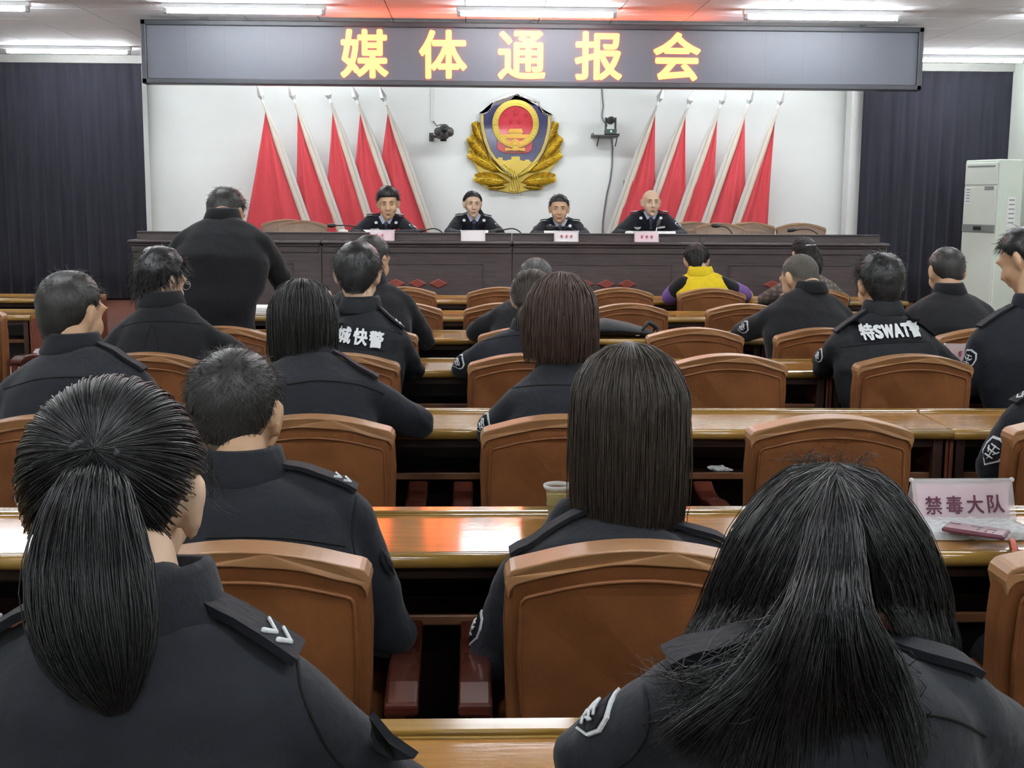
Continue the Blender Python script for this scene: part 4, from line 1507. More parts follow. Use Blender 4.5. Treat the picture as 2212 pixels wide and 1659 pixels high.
def flat_print(P, poly_mesh, name, m, cx, cy, rot=0.0, off=.004, follow=False, parent=None):
    """mesh in the (x,z) plane, laid on the back of the jacket around photo point (cx,cy)"""
    c, n = on_cloth(P, cx, cy)
    if c is None:
        return
    co = np.empty(len(poly_mesh.vertices) * 3); poly_mesh.vertices.foreach_get('co', co); co = co.reshape(-1, 3)
    ca, sa = math.cos(rot), math.sin(rot)
    hits = []
    for gx in np.linspace(-.034, .034, 7):
        for gz in np.linspace(-.034, .034, 7):
            h = P.bvh.ray_cast(Vector((c.x + gx, c.y - .3, c.z + gz)), Vector((0, 1, 0)), .6)
            if h[0] is not None and abs(h[0].y - c.y) < .08:
                hits.append((gx, gz, h[0].y))
    hits = np.array(hits)
    A_ = np.stack([np.ones(len(hits)), hits[:, 0], hits[:, 1]], 1)
    w_ = np.linalg.lstsq(A_, hits[:, 2], rcond=None)[0]
    res = max(0.0, float((A_ @ w_ - hits[:, 2]).max()))
    if not follow:
        off = off + res
    out = []
    for x, y, z in co:
        dx, dz = x * ca - z * sa, x * sa + z * ca
        yy = w_ @ np.array([1, dx, dz])
        if follow:
            h = P.bvh.ray_cast(Vector((c.x + dx, c.y - .3, c.z + dz)), Vector((0, 1, 0)), .6)
            yy = h[0].y if h[0] is not None and abs(h[0].y - c.y) < .12 else c.y + .03
        out.append((c.x + dx, yy - off + y, c.z + dz))
    poly_mesh.vertices.foreach_set('co', np.array(out, dtype=np.float32).ravel())
    poly_mesh.transform(Matrix.Translation(-P.O))
    return link(name, poly_mesh, m, parent or P.root)


def epaulette(P, left=True, marks='chevron', lift=0.006, tilt=0.0, mm='navy_dark'):
    """shoulder board running from the collar to the shoulder tip"""
    J = P.JL if left else P.JR
    s = -1 if left else 1
    a_ = P.N.lerp(J, .42); b_ = P.N.lerp(J, 1.02) + P.ax * (s * .028)
    wdir = P.fw
    rows = []
    NI = 9
    for i in range(NI + 1):
        f = i / NI
        c = a_.lerp(b_, f)
        ww = (.019 if i == 0 else .024 + .004 * f)
        row = []
        for j in range(5):
            g = (j / 4 - .5) * 2
            p = c + wdir * (g * ww)
            h = P.bvh.ray_cast(p + Vector((0, 0, .3)), Vector((0, 0, -1)), .7)
            z = h[0].z if h[0] is not None else p.z + .06
            row.append(Vector((p.x, p.y, z + lift + tilt * f)))
        rows.append(row)
    # level across the board so it stays stiff
    zc = [max(q.z for q in row) for row in rows]
    zc = [max(z, zc[-1] * .0 + z) for z in zc]
    for row, z in zip(rows, zc):
        for q in row:
            q.z = z
    o = MB().grid(rows).build('epaulette', mm, P.root, False, origin=P.O)
    so = o.modifiers.new('s', 'SOLIDIFY'); so.thickness = .009; so.offset = 0
    # silver marks
    if marks:
        n = {'chevron': 2, 'dots3': 3, 'dots4': 4, 'dots2': 2}[marks]
        for q in range(n):
            f = .50 + .44 * (q + .5) / n if marks != 'chevron' else .72 + .13 * q
            i0 = min(NI - 1, int(f * NI)); g = f * NI - i0
            c = rows[i0][2].lerp(rows[i0 + 1][2], g) + Vector((0, 0, .007))
            if marks == 'chevron':
                d1 = (b_ - a_).normalized()
                mb = MB()
                for w_ in (-1, 1):
                    mb.loft([c + d1 * .012, c - d1 * .002 + wdir * (w_ * .017)], .0030, .0018, (0, 0, 1), 8)
                mb.build('rank_mark', 'patchw', o, True, origin=P.O)
            else:
                MB().ell(c, (.0105, .0105, .006), n=10, m=6).build('rank_pip', 'patchw', o, True, origin=P.O)
    return rows


def arm_badge(P, left=True, f=.45, size=.042, face_out=None):
    """shield patch on the outer side of the upper sleeve"""
    J, E = (P.JL, P.EL) if left else (P.JR, P.ER)
    s = -1 if left else 1
    out = (P.ax * s + (face_out if face_out is not None else Vector((0, -.55, 0)))).normalized()
    c = J.lerp(E, f)
    up = (J - E).normalized()
    sd = up.cross(out).normalized()
    shp = [(0, 1.25), (.75, 1.0), (.95, .3), (.8, -.4), (0, -1.25), (-.8, -.4), (-.95, .3), (-.75, 1.0)]

    par = P.root

    def patch(k, off, m, nm):
        V = []
        for x, z in [(0, 0)] + shp:
            p = c + sd * (x * size * k) + up * (z * size * k)
            h = P.bvh.ray_cast(p + out * .25, -out, .5)
            V.append((h[0] if h[0] is not None else p + out * .06) + out * off)
        n = len(shp)
        o = MB().add(V, [(0, i + 1, (i + 1) % n + 1) for i in range(n)]).build(nm, m, par, False, origin=P.O)
        so = o.modifiers.new('s', 'SOLIDIFY'); so.thickness = .003
        return o
    par = patch(1.0, .004, 'patchw', 'sleeve_badge')
    patch(.84, .006, 'navy_dark', 'badge_field')
    mb = MB()
    for x0, z0, x1, z1 in ((-.4, .5, .4, .5), (-.45, .1, .45, .1), (0, .6, 0, -.6), (-.35, -.35, .35, -.35), (-.5, .3, -.2, -.1), (.5, .3, .2, -.1)):
        pts = []
        for f_ in (0, .5, 1):
            p = c + sd * ((x0 + (x1 - x0) * f_) * size) + up * ((z0 + (z1 - z0) * f_) * size)
            h = P.bvh.ray_cast(p + out * .25, -out, .5)
            pts.append((h[0] if h[0] is not None else p + out * .06) + out * .009)
        mb.tube(pts, size * .06, 5)
    mb.build('badge_embroidery', 'patchw', par, True, origin=P.O)


def short_hair(P, m='hair_soft', n=900, L=.030, rad=.0016, thick=.010, top=1.6, rough=.004, lift=.5, kind='short', fade=None, S=4, curl=0.0, freq=40, front=None):
    V, F = [], []
    hair_cap(V, F, P.Xk, kind, thick, top, rough, freq=freq, front=front)
    short_strands(V, F, P.Xk, n, L, rad, thick, lift, kind, S, 1, kind in ('short', 'crop'), curl)
    hair_object(P, V, F, m)
    if fade:
        V, F = [], []
        hair_cap(V, F, P.Xk, 'crop', .0022, 1.0, 0, grow=1.06)
        hair_object(P, V, F, fade, 'hair_fade')


def bob_hair(P, m, zend, n=1500, S=9, rad=.0014, vol=.018, flare=.0, gap=48, jag=.012, inner=True, zside=None):
    """straight bob: falls from the crown to world height zend"""
    Rn = np.array(P.R); k = P.k; C = np.array(P.C)
    V, F = [], []

    def path(ph, v, S_, z_e):
        ph = math.radians(ph)
        h = np.array([math.sin(ph), math.cos(ph), 0])
        P0 = []
        for th in (4, 28, 52, 74, 92):
            t_ = math.radians(th)
            u = np.array([math.sin(t_) * h[0], math.sin(t_) * h[1], math.cos(t_)])
            nr = u / SR_; nr /= np.linalg.norm(nr)
            P0.append((SC + SR_ * u + nr * v) @ (Rn * k).T + C)
        last = P0[-1]
        hw = h @ Rn.T; hw[2] = 0
        for q in (.35, .7, 1.0):
            z = last[2] + (z_e - last[2]) * q
            off = hw * (flare * math.sin(q * 2.2) - .010 * q)
            P0.append(np.array([last[0] + off[0], last[1] + off[1], z]))
        return spline(P0, S_)
    NPH = 40
    phs = np.linspace(gap, 360 - gap, NPH)
    grid = np.stack([path(ph, vol * .8, 14, zend + .012) for ph in phs])
    grid_into(V, F, grid)
    inn = np.stack([path(ph, -.002, 14, zend + .02) for ph in phs])
    grid_into(V, F, inn)
    grid_into(V, F, np.stack([grid[:, -1], inn[:, -1]]))
    hair_cap(V, F, P.Xk, 'women', vol * .7, 1.0)
    paths = []
    for q in range(n):
        ph = RNG.uniform(gap - 4, 364 - gap)
        v = vol * RNG.uniform(.65, 1.25)
        ze = zend + RNG.normal() * jag * .5 + (jag if RNG.random() < .25 else 0)
        paths.append(path(ph, v, S, ze))
    pts = np.stack(paths)
    s = np.linspace(0, 1, S)[None, :, None]
    # gather into locks
    pts = pts + RNG.normal(size=(n, 1, 3)) * .0035 * s
    for q in range(3):
        pts += RNG.normal(size=(n, 1, 3)) * .002 * np.sin((q + 1) * PI * s)
    r = np.full((n, S), rad) * np.interp(np.linspace(0, 1, S), [0, .8, 1], [1, 1, .35])[None]
    strands_into(V, F, pts, r)
    hair_object(P, V, F, m)


def tied_hair(P, m, tie, tail, tail_r, n_scalp=2200, n_tail=1500, rad=.0013, S=10, ST=12, vol=.010, fly=0, seed=0):
    """hair pulled from the hairline to the point tie (head frame); tail = world points, tail_r = radii along it"""
    V, F = [], []
    hair_cap(V, F, P.Xk, 'tied', vol, 1.05)
    tie = np.array(tie, float); tu = (tie - SC) / SR_; tu /= np.linalg.norm(tu)
    u = scalp_dirs(n_scalp, 'tied', 1.0)
    pts = np.zeros((n_scalp, S, 3))
    om = np.arccos(np.clip(u @ tu, -1, .9999))[:, None]
    vv = vol * RNG.uniform(.9, 1.6, (n_scalp, 1))
    ph = np.arctan2(u[:, 0], u[:, 2])[:, None]
    ridge = .0018 * np.sin(ph * 34) + .0012 * np.sin(ph * 71)
    for i in range(S):
        f = i / (S - 1)
        w = (np.sin((1 - f) * om) * u + np.sin(f * om) * tu) / np.sin(om)
        w /= np.linalg.norm(w, axis=1, keepdims=True)
        sp_, nr = scalp(w)
        pts[:, i] = sp_ + nr * (vv * (1 - .2 * f) + ridge * math.sin(PI * min(1, f * 1.1 + .2)) + .012 * f ** 4)
    pts += RNG.normal(size=(n_scalp, 1, 3)) * .0012
    strands_into(V, F, P.Xk(pts), np.full((n_scalp, S), rad))
    # tail
    c = spline([np.array(q) for q in tail], ST); rr = np.interp(np.linspace(0, 1, ST), np.linspace(0, 1, len(tail_r)), tail_r)
    T = np.gradient(c, axis=0); T /= np.linalg.norm(T, axis=1, keepdims=True)
    xa = np.array(P.R)[:, 0]; A = xa - T * (T @ xa)[:, None]; A /= np.linalg.norm(A, axis=1, keepdims=True); B = np.cross(T, A)
    an = RNG.uniform(0, 2 * PI, n_tail); q = np.sqrt(RNG.uniform(.25, 1, n_tail)) * 1.02
    ln = RNG.uniform(.80, 1.0, n_tail)
    pts = np.zeros((n_tail, ST, 3))
    s0 = np.linspace(0, 1, ST)
    for i in range(ST):
        s_ = s0[i] * ln
        cc = np.stack([np.interp(s_, s0, c[:, d]) for d in range(3)], 1)
        AA = np.stack([np.interp(s_, s0, A[:, d]) for d in range(3)], 1); BB = np.stack([np.interp(s_, s0, B[:, d]) for d in range(3)], 1)
        ra = np.interp(s_, s0, rr) * q
        pts[:, i] = cc + AA * (np.cos(an) * ra)[:, None] + BB * (np.sin(an) * ra * .62)[:, None]
    ss = np.linspace(0, 1, ST)[None, :, None]
    for qn in range(3):
        pts += RNG.normal(size=(n_tail, 1, 3)) * .0022 * np.sin((qn + 1) * PI * ss)
    strands_into(V, F, pts, np.full((n_tail, ST), rad) * np.interp(s0, [0, .8, 1], [1, 1, .3])[None])
    # tail core
    core = np.stack([[c[i] + (A[i] * math.cos(t_) + B[i] * math.sin(t_) * .6) * rr[i] * .86 * (1 if i < ST - 2 else .3) for t_ in np.linspace(0, 2 * PI, 17)] for i in range(ST - 1)])
    grid_into(V, F, core)
    hair_object(P, V, F, m)
    tw = P.Xk(SC + SR_ * tu * 1.12)
    return tw


def face_parts(P, woman=False, mouth=0.0, brow=1.0, gaze=0.0):
    """eyes, brows and lips set on the modelled face"""
    def on_face(x, z, off=0.0):
        o_ = P.X4 @ Vector((x, .25, z)); d = (P.R @ Vector((0, -1, 0)))
        h = P.body_bvh.ray_cast(o_, d, .4)
        p = h[0] if h[0] is not None else P.X4 @ Vector((x, .09, z))
        return p - d * off
    k = P.k
    for s in (-1, 1):
        c = on_face(s * .031, .003, -.0038 * k)
        ey = MB().ell(c, (.0115 * k, .006 * k, .0036 * k), P.R).build('eye', 'eyewhite', P.root, True, origin=P.O)
        c2 = on_face(s * .031 + gaze, .0045, .0005)
        MB().ell(c2, (.0046 * k, .003 * k, .0042 * k), P.R, 10, 8).build('iris', 'iris', ey, True, origin=P.O)
        MB().tube([on_face(s * x, z, .0015) for x, z in ((.016, .0035), (.024, .009), (.033, .0105), (.044, .0055))], [.0005, .0009, .0010, .0005], 6).build('eyelid', 'iris', P.root, True, origin=P.O)
        MB().tube([on_face(s * x, z, .001) for x, z in ((.014, .023), (.026, .0275), (.038, .0275), (.050, .021))], [.0022 * brow, .0034 * brow, .003 * brow, .0012], 6).build('eyebrow', 'hair_soft', P.root, True, origin=P.O)
    MB().tube([on_face(x, z, .0005) for x, z in ((-.025, -.0705), (-.012, -.0665), (0, -.068), (.012, -.0665), (.025, -.0705))], [.001, .003, .003, .003, .001], 8).build('upper_lip', 'lip', P.root, True, origin=P.O)
    MB().tube([on_face(x, z - mouth, .0005) for x, z in ((-.023, -.0725), (-.010, -.0775), (0, -.079), (.010, -.0775), (.023, -.0725))], [.001, .003, .0038, .003, .001], 8).build('lower_lip', 'lip', P.root, True, origin=P.O)
    MB().tube([on_face(x, z - mouth * .5, .0018) for x, z in ((-.025, -.072), (0, -.0728), (.025, -.072))], [.0008, .0016 + mouth * .35, .0008], 6).build('mouth_line', 'iris', P.root, True, origin=P.O)
def cloth_poly(P, pix, name, m, off=.004, thick=.003, fall=None):
    V = []
    for x, y in pix:
        p, n = on_cloth(P, x, y, off)
        if p is None:
            p = at(x, y, fall if fall is not None else P.N.y - .06)
        V.append(p)
    n = len(V)
    c = sum(V, Vector()) / n
    cx = sum(p[0] for p in pix) / n; cy = sum(p[1] for p in pix) / n
    pc, _ = on_cloth(P, cx, cy, off)
    V.append(pc if pc is not None else c)
    o = MB().add(V, [(n, i, (i + 1) % n) for i in range(n)]).build(name, m, P.root, False, origin=P.O)
    so = o.modifiers.new('s', 'SOLIDIFY'); so.thickness = thick
    return o


AUD = 'seated audience in dark jackets'


def pel(px, py, row):
    return (at(px, py, CHY[row] + .24).x, CHY[row] + .245, .555)


# ---------------------------------------------------------------- nearest row: ponytail woman
Pa = person('woman with a thick black ponytail and dark navy jacket, nearest at the left', (243, 848, 1.345), 1.06, pitch=8, yaw=-1, roll=0,
            neck=(285, 1302, 1.235), sl=(-150, 1400, 1.21), sr=(715, 1412, 1.20), el=(-330, 1830, 1.24), er=(860, 1760, 1.27), wl=(-.47, 1.40, .80), wr=(-.22, 1.44, .80),
            pelvis=pel(270, 1400, 'A'), cloth='navy', skin='skin_pale', vox=.006, jvox=.008, woman=True, bulk=1.02, group=AUD, collar_h=.058, collar_r=1.12)
tie = (.012, -.100, .047)
tp = [Pa.X4 @ Vector(p) for p in ((.012, -.098, .056), (.012, -.109, .044), (.011, -.116, .026))]
tail = [np.array(p) for p in tp] + npx([(196, 1060, 1.17), (190, 1150, 1.14), (192, 1265, 1.115), (212, 1390, 1.10), (238, 1480, 1.09), (255, 1545, 1.085)])
tied_hair(Pa, 'hair_black', tie, tail, [.006, .011, .017, .031, .047, .059, .054, .034, .010], 5200, 3600, .0007, 10, 16, .009)
ring = [Pa.X4 @ Vector((.012 + .022 * math.cos(t_), -.114 + .004 * math.sin(t_ * 2), .046 + .016 * math.sin(t_))) for t_ in np.linspace(0, PI, 11)]
MB().tube(ring, [.005] * 11, 8).build('hair_tie', 'black', Pa.root, True, origin=Pa.O)
# loose locks at the right side of the face
V, F = [], []
for g in range(3):
    gl = [npx([(395 + 12 * g, 930, 1.37), (440 + 8 * g, 985, 1.38), (465, 1030 + 10 * g, 1.385), (490 + 14 * g, 1075 + 14 * g, 1.39)]), npx([(400 + 12 * g, 960, 1.36), (440 + 8 * g, 1010, 1.37), (452, 1060 + 10 * g, 1.375), (455 + 34 * g, 1085 + 20 * g, 1.38)])]
    guided(V, F, gl, 7, 8, .0003, .003)
hair_object(Pa, V, F, 'hair_black', 'loose_hair')['kind'] = 'stuff'
epaulette(Pa, False, 'chevron', lift=.012)
epaulette(Pa, True, 'chevron', lift=.012)
seam(Pa, [(640, 1415), (655, 1500), (700, 1600), (740, 1659)])
cloth_poly(Pa, [(806, 1535), (848, 1585), (905, 1625), (860, 1640), (812, 1622), (800, 1590)], 'sleeve_flap', 'navy', .010, .008)
p_, n_ = on_cloth(Pa, 815, 1530, .004)
if p_ is not None:
    MB().ell(p_, (.012, .006, .015), n=10, m=6).build('sleeve_stud', 'chrome', Pa.root, True, origin=Pa.O)

# ---------------------------------------------------------------- nearest row: long haired woman
Pb = person('woman with long loose black hair bowing her head, nearest at the right', (1790, 1040, 1.37), .98, pitch=36, yaw=3,
            neck=(1770, 1335, 1.225), sl=(1375, 1405, 1.20), sr=(2165, 1425, 1.21), el=(1300, 1650, 1.27), er=(2235, 1690, 1.30), wl=(.32, 1.43, .80), wr=(.56, 1.45, .80),
            pelvis=pel(1770, 1400, 'A'), cloth='navy', skin='skin_pale', vox=.009, jvox=.008, woman=True, bulk=1.0, group=AUD, collar_h=.02, collar_r=1.0, raise_neck=-.015)
V, F = [], []
hair_cap(V, F, Pb.Xk, 'women', .012, 1.0)
LW = [npx(g) for g in (
    [(1792, 1010, 1.39), (1700, 1025, 1.40), (1610, 1120, 1.41), (1555, 1250, 1.42), (1515, 1340, 1.43), (1480, 1400, 1.42)],
    [(1795, 1008, 1.36), (1695, 1035, 1.36), (1600, 1145, 1.35), (1555, 1260, 1.355), (1525, 1340, 1.36), (1500, 1395, 1.35)],
    [(1798, 1012, 1.33), (1705, 1060, 1.30), (1625, 1165, 1.29), (1585, 1260, 1.30), (1560, 1330, 1.305), (1530, 1390, 1.28)],
    [(1800, 1020, 1.30), (1735, 1090, 1.25), (1680, 1190, 1.235), (1645, 1270, 1.24), (1625, 1320, 1.25), (1600, 1360, 1.25)],
    [(1802, 1035, 1.285), (1765, 1110, 1.225), (1730, 1200, 1.205), (1700, 1270, 1.205), (1690, 1310, 1.20), (1680, 1350, 1.19)])]
CW = [npx(g) for g in (
    [(1800, 1040, 1.28), (1765, 1120, 1.215), (1740, 1220, 1.170), (1705, 1320, 1.115), (1620, 1450, 1.09), (1500, 1540, 1.075), (1420, 1600, 1.10)],
    [(1802, 1045, 1.28), (1780, 1130, 1.21), (1760, 1230, 1.160), (1730, 1330, 1.07), (1690, 1450, 1.075), (1640, 1560, 1.09), (1600, 1690, 1.08)],
    [(1804, 1045, 1.28), (1800, 1130, 1.21), (1790, 1230, 1.155), (1775, 1330, 1.10), (1755, 1450, 1.07), (1730, 1560, 1.085), (1715, 1700, 1.075)],
    [(1806, 1045, 1.28), (1822, 1130, 1.21), (1822, 1230, 1.160), (1820, 1330, 1.07), (1835, 1450, 1.075), (1870, 1560, 1.09), (1900, 1700, 1.08)],
    [(1808, 1040, 1.28), (1840, 1120, 1.215), (1852, 1220, 1.170), (1865, 1320, 1.115), (1930, 1430, 1.10), (1960, 1520, 1.09), (1985, 1620, 1.075)])]
RW_ = [npx(g) for g in (
    [(1808, 1035, 1.285), (1850, 1110, 1.23), (1885, 1200, 1.215), (1905, 1270, 1.22), (1915, 1315, 1.22), (1935, 1350, 1.21)],
    [(1810, 1020, 1.30), (1880, 1090, 1.26), (1935, 1190, 1.25), (1960, 1270, 1.26), (1975, 1325, 1.27), (1985, 1370, 1.26)],
    [(1810, 1012, 1.33), (1900, 1060, 1.31), (1975, 1165, 1.30), (2005, 1265, 1.31), (2018, 1330, 1.32), (2030, 1400, 1.31)],
    [(1808, 1010, 1.37), (1905, 1040, 1.37), (1990, 1150, 1.36), (2030, 1260, 1.37), (2045, 1340, 1.38), (2055, 1420, 1.38)],
    [(1805, 1012, 1.40), (1900, 1035, 1.42), (1985, 1140, 1.43), (2025, 1260, 1.44), (2040, 1350, 1.44), (2050, 1430, 1.43)])]
sh_ = np.array([0, .010, -.004])
guided(V, F, LW, 3000, 13, .00062, .0032, sh_, clump=14, frizz=.0014)
guided(V, F, RW_, 3000, 13, .00062, .0032, sh_, clump=14, frizz=.0014)
guided(V, F, CW, 2600, 15, .00062, .0042, None, clump=14, frizz=.0016)
guided(V, F, [[p + np.array([0, .012, -.006]) for p in g] for g in CW[1:4]], 400, 13, .0014, .004, np.array([0, .008, 0]))
# thin strands fanned over the shoulders
for gl in ([[(1720, 1330, 1.15), (1600, 1400, 1.13), (1480, 1450, 1.13), (1400, 1440, 1.15)], [(1735, 1340, 1.15), (1660, 1480, 1.11), (1560, 1560, 1.10), (1470, 1580, 1.11)]], [[(1850, 1340, 1.155), (1920, 1430, 1.14), (1960, 1480, 1.13), (1975, 1500, 1.13)], [(1840, 1340, 1.15), (1890, 1480, 1.11), (1930, 1570, 1.10), (1950, 1650, 1.095)]]):
    guided(V, F, [npx(g) for g in gl], 110, 10, .00055, .006, frizz=.006)
for q in range(26):
    a0 = RNG.uniform(-1, 1)
    guided(V, F, [npx([(1800 + 60 * a0, 1015, 1.36), (1800 + 90 * a0, 1000 - RNG.uniform(0, 22), 1.36), (1800 + 130 * a0 + RNG.uniform(-30, 30), 1005 - RNG.uniform(-10, 25), 1.36)])] * 2, 2, 6, .00035, .001)
hair_object(Pb, V, F, 'hair_black')
epaulette(Pb, True, None, lift=.005)
epaulette(Pb, False, None, lift=.005)
arm_badge(Pb, True, .32, .030, Vector((0, .25, .15)))
seam(Pb, [(1390, 1565), (1500, 1535), (1620, 1540), (1740, 1560)])
seam(Pb, [(1960, 1535), (2060, 1555), (2130, 1590)])
seam(Pb, [(1392, 1480), (1400, 1570), (1370, 1630), (1330, 1659)])

# ---------------------------------------------------------------- second row
Pc = person('man with cropped black hair and pale neck, seen from behind left of centre', (507, 768, 2.57), 1.13, pitch=8, yaw=-8,
            neck=(520, 985, 2.49), sl=(222, 1075, 2.46), sr=(808, 1050, 2.47), el=(180, 1400, 2.50), er=(838, 1370, 2.50), wl=(-.63, 2.72, .80), wr=(-.33, 2.72, .80),
            pelvis=pel(515, 1250, 'B'), vox=.009, jvox=.009, bulk=1.08, group=AUD, skin='skin', collar_h=.062, collar_r=1.12, raise_neck=.006)
short_hair(Pc, 'hair_soft', 5200, .020, .0009, .006, 1.7, .002, .75, kind='crop', fade='hair_fade', S=4)
epaulette(Pc, False, 'chevron', lift=.010); epaulette(Pc, True, 'chevron', lift=.010)
seam(Pc, [(445, 1162), (540, 1160), (640, 1165), (745, 1180)])
seam(Pc, [(770, 1075), (760, 1150), (775, 1230), (800, 1330)])
cloth_poly(Pc, [(825, 1185), (848, 1215), (852, 1240), (838, 1240), (822, 1212)], 'sleeve_flap', 'navy', .008, .006)

Pd = person('woman with a smooth brown chin length bob in the middle', (1360, 778, 2.58), 1.12, pitch=6, yaw=2,
            neck=(1365, 1130, 2.54), sl=(1072, 1190, 2.46), sr=(1598, 1166, 2.46), el=(1055, 1440, 2.48), er=(1640, 1440, 2.52), wl=(.22, 2.72, .80), wr=(.40, 2.72, .80),
            pelvis=pel(1365, 1250, 'B'), vox=.010, jvox=.009, woman=True, bulk=.98, group=AUD, skin='skin_pale', collar_h=.055, raise_neck=.02)
bob_hair(Pd, 'hair_brown', at(1360, 1142, 2.5).z, 3000, 10, .0011, .026, .006, 44, .018)
epaulette(Pd, True, None, lift=.012); epaulette(Pd, False, None, lift=.012)
arm_badge(Pd, True, .55, .035, Vector((0, .15, 0)))

Pe = person('person at the right edge of whom only a sleeve and badge show', (2440, 800, 2.58), 1.08, pitch=15,
            neck=(2470, 985, 2.49), sl=(2250, 1080, 2.44), sr=(2700, 1070, 2.47), el=(2215, 1370, 2.46), er=(2750, 1350, 2.52), wl=(1.25, 2.68, .63), wr=(1.6, 2.7, .63),
            pelvis=pel(2450, 1250, 'B'), group=AUD, vox=.014, jvox=.012)
short_hair(Pe, 'hair_soft', 500)
arm_badge(Pe, True, .92, .040, Vector((0, -.8, 0)))

# ---------------------------------------------------------------- third row
Pf = person('balding man with his head turned right, at the left edge', (152, 594, 3.93), 1.10, pitch=12, yaw=-24, roll=0,
            neck=(158, 748, 3.87), sl=(-10, 812, 3.81), sr=(338, 795, 3.80), el=(-42, 960, 3.84), er=(352, 940, 3.86), wl=(-1.36, 4.02, .79), wr=(-1.05, 4.02, .79),
            pelvis=pel(165, 900, 'C'), bulk=1.08, group=AUD, collar_h=.05, collar_r=1.1)
short_hair(Pf, 'hair_soft', 1500, .026, .0013, .008, 1.2, .004, .35)
epaulette(Pf, False, None, lift=.010)
seam(Pf, [(10, 840), (90, 818), (200, 815), (300, 828)])

Pg = person('woman with a dark short bob, beside the jacket with white characters', (652, 624, 3.93), 1.06, pitch=22, yaw=6,
            neck=(668, 768, 3.89), sl=(500, 820, 3.80), sr=(838, 812, 3.81), el=(470, 930, 3.90), er=(905, 915, 3.92), wl=(-.72, 4.06, .79), wr=(-.40, 4.06, .79),
            pelvis=pel(670, 900, 'C'), woman=True, group=AUD, skin='skin_pale', collar_h=.05)
bob_hair(Pg, 'hair_soft', at(650, 784, 3.9).z, 1700, 9, .0014, .020, .004, 50, .012)
epaulette(Pg, False, None, lift=.010)
seam(Pg, [(620, 830), (690, 822), (770, 830), (830, 850)])

Ph = person('woman with a layered reddish brown bob, right of centre', (1212, 612, 3.93), 1.06, pitch=10, yaw=-5,
            neck=(1215, 785, 3.89), sl=(1075, 842, 3.81), sr=(1370, 825, 3.82), el=(1058, 930, 3.90), er=(1390, 930, 3.92), wl=(.16, 4.06, .79), wr=(.40, 4.06, .79),
            pelvis=pel(1215, 900, 'C'), woman=True, group=AUD, skin='skin_pale', collar_h=.05)
bob_hair(Ph, 'hair_red', at(1210, 772, 3.9).z, 1700, 9, .0014, .026, .010, 50, .022)
arm_badge(Ph, True, .62, .036, Vector((0, -.3, 0)))
seam(Ph, [(1095, 840), (1160, 832), (1240, 832), (1300, 840)])

Pi = person('officer cut by the right edge whose badge and shoulder mark show beyond the pink card', (2330, 650, 3.93), 1.08, pitch=15,
            neck=(2330, 830, 3.83), sl=(2168, 868, 3.81), sr=(2500, 870, 3.82), el=(2140, 1010, 3.84), er=(2540, 1000, 3.9), wl=(2.08, 4.06, .79),
            pelvis=pel(2330, 900, 'C'), group=AUD, vox=.014)
short_hair(Pi, 'hair_soft', 500)
epaulette(Pi, True, 'chevron', lift=.012)
arm_badge(Pi, True, .60, .042, Vector((0, -.7, 0)))

# ---------------------------------------------------------------- fourth row
Pj = person('person with wavy black hair and glasses, looking right, before the standing man', (348, 548, 5.38), 1.06, pitch=16, yaw=-38,
            neck=(350, 650, 5.33), sl=(232, 702, 5.26), sr=(480, 702, 5.26), el=(215, 790, 5.32), er=(505, 760, 5.36), wl=(-1.32, 5.50, .79), wr=(-1.02, 5.50, .79),
            pelvis=pel(350, 765, 'D'), cloth='black_cloth', group=AUD, skin='skin_pale', woman=True, collar_h=.05, collar_r=1.15)
short_hair(Pj, 'hair_black', 1300, .045, .0018, .020, 1.2, .012, .5, 'women', S=5, curl=.006, freq=26)
seam(Pj, [(262, 705), (310, 695), (370, 694), (440, 700)])
seam(Pj, [(328, 698), (318, 725), (312, 755)])
seam(Pj, [(328, 698), (338, 725), (342, 755)])
g0 = Pj.X4 @ Vector((.060, .075, .0)); g1 = Pj.X4 @ Vector((.075, -.01, .01))
gl = MB()
for s in (-1, 1):
    gl.tube([Pj.X4 @ Vector((s * .033 + .024 * math.cos(t_), .100, .002 + .018 * math.sin(t_))) for t_ in np.linspace(0, 2 * PI, 15)], .0016, 5)
    gl.tube([Pj.X4 @ Vector((s * .057, .100, .006)), Pj.X4 @ Vector((s * .082, .04, .008)), Pj.X4 @ Vector((s * .086, -.02, .004))], .0018, 5)
gl.build('glasses', 'steel', Pj.root, True, origin=Pj.O)

Pk = person('man with thick black hair and white characters across his jacket back', (773, 535, 5.38), 1.10, pitch=18, yaw=-4,
            neck=(779, 664, 5.33), sl=(690, 725, 5.26), sr=(890, 708, 5.26), el=(680, 800, 5.32), er=(892, 800, 5.36), wl=(-.60, 5.50, .79), wr=(-.32, 5.50, .79),
            pelvis=pel(775, 765, 'D'), cloth='swat', group=AUD, skin='skin_pale', bulk=1.05, collar_h=.06, collar_r=1.1, wrinkle=.007)
short_hair(Pk, 'hair_black', 1500, .040, .0016, .016, 1.4, .005, .35)
flat_print(Pk, MB().grid([[Vector((-.17 + .34 * i / 14, 0, -.045 + .09 * j / 4)) for i in range(15)] for j in range(5)]).mesh('patch'), 'back_patch', 'navy_dark', 772, 728, -.10, .004, True)
for ch, cx, cy in (('城', 744, 722), ('快', 779, 727), ('警', 813, 733)):
    flat_print(Pk, bold_text(ch, .066, .062, .0024), 'lettering', 'patchw', cx, cy, -.10, .010)
epaulette(Pk, False, 'chevron', lift=.010)
seam(Pk, [(725, 700), (770, 702), (830, 712), (870, 722)])

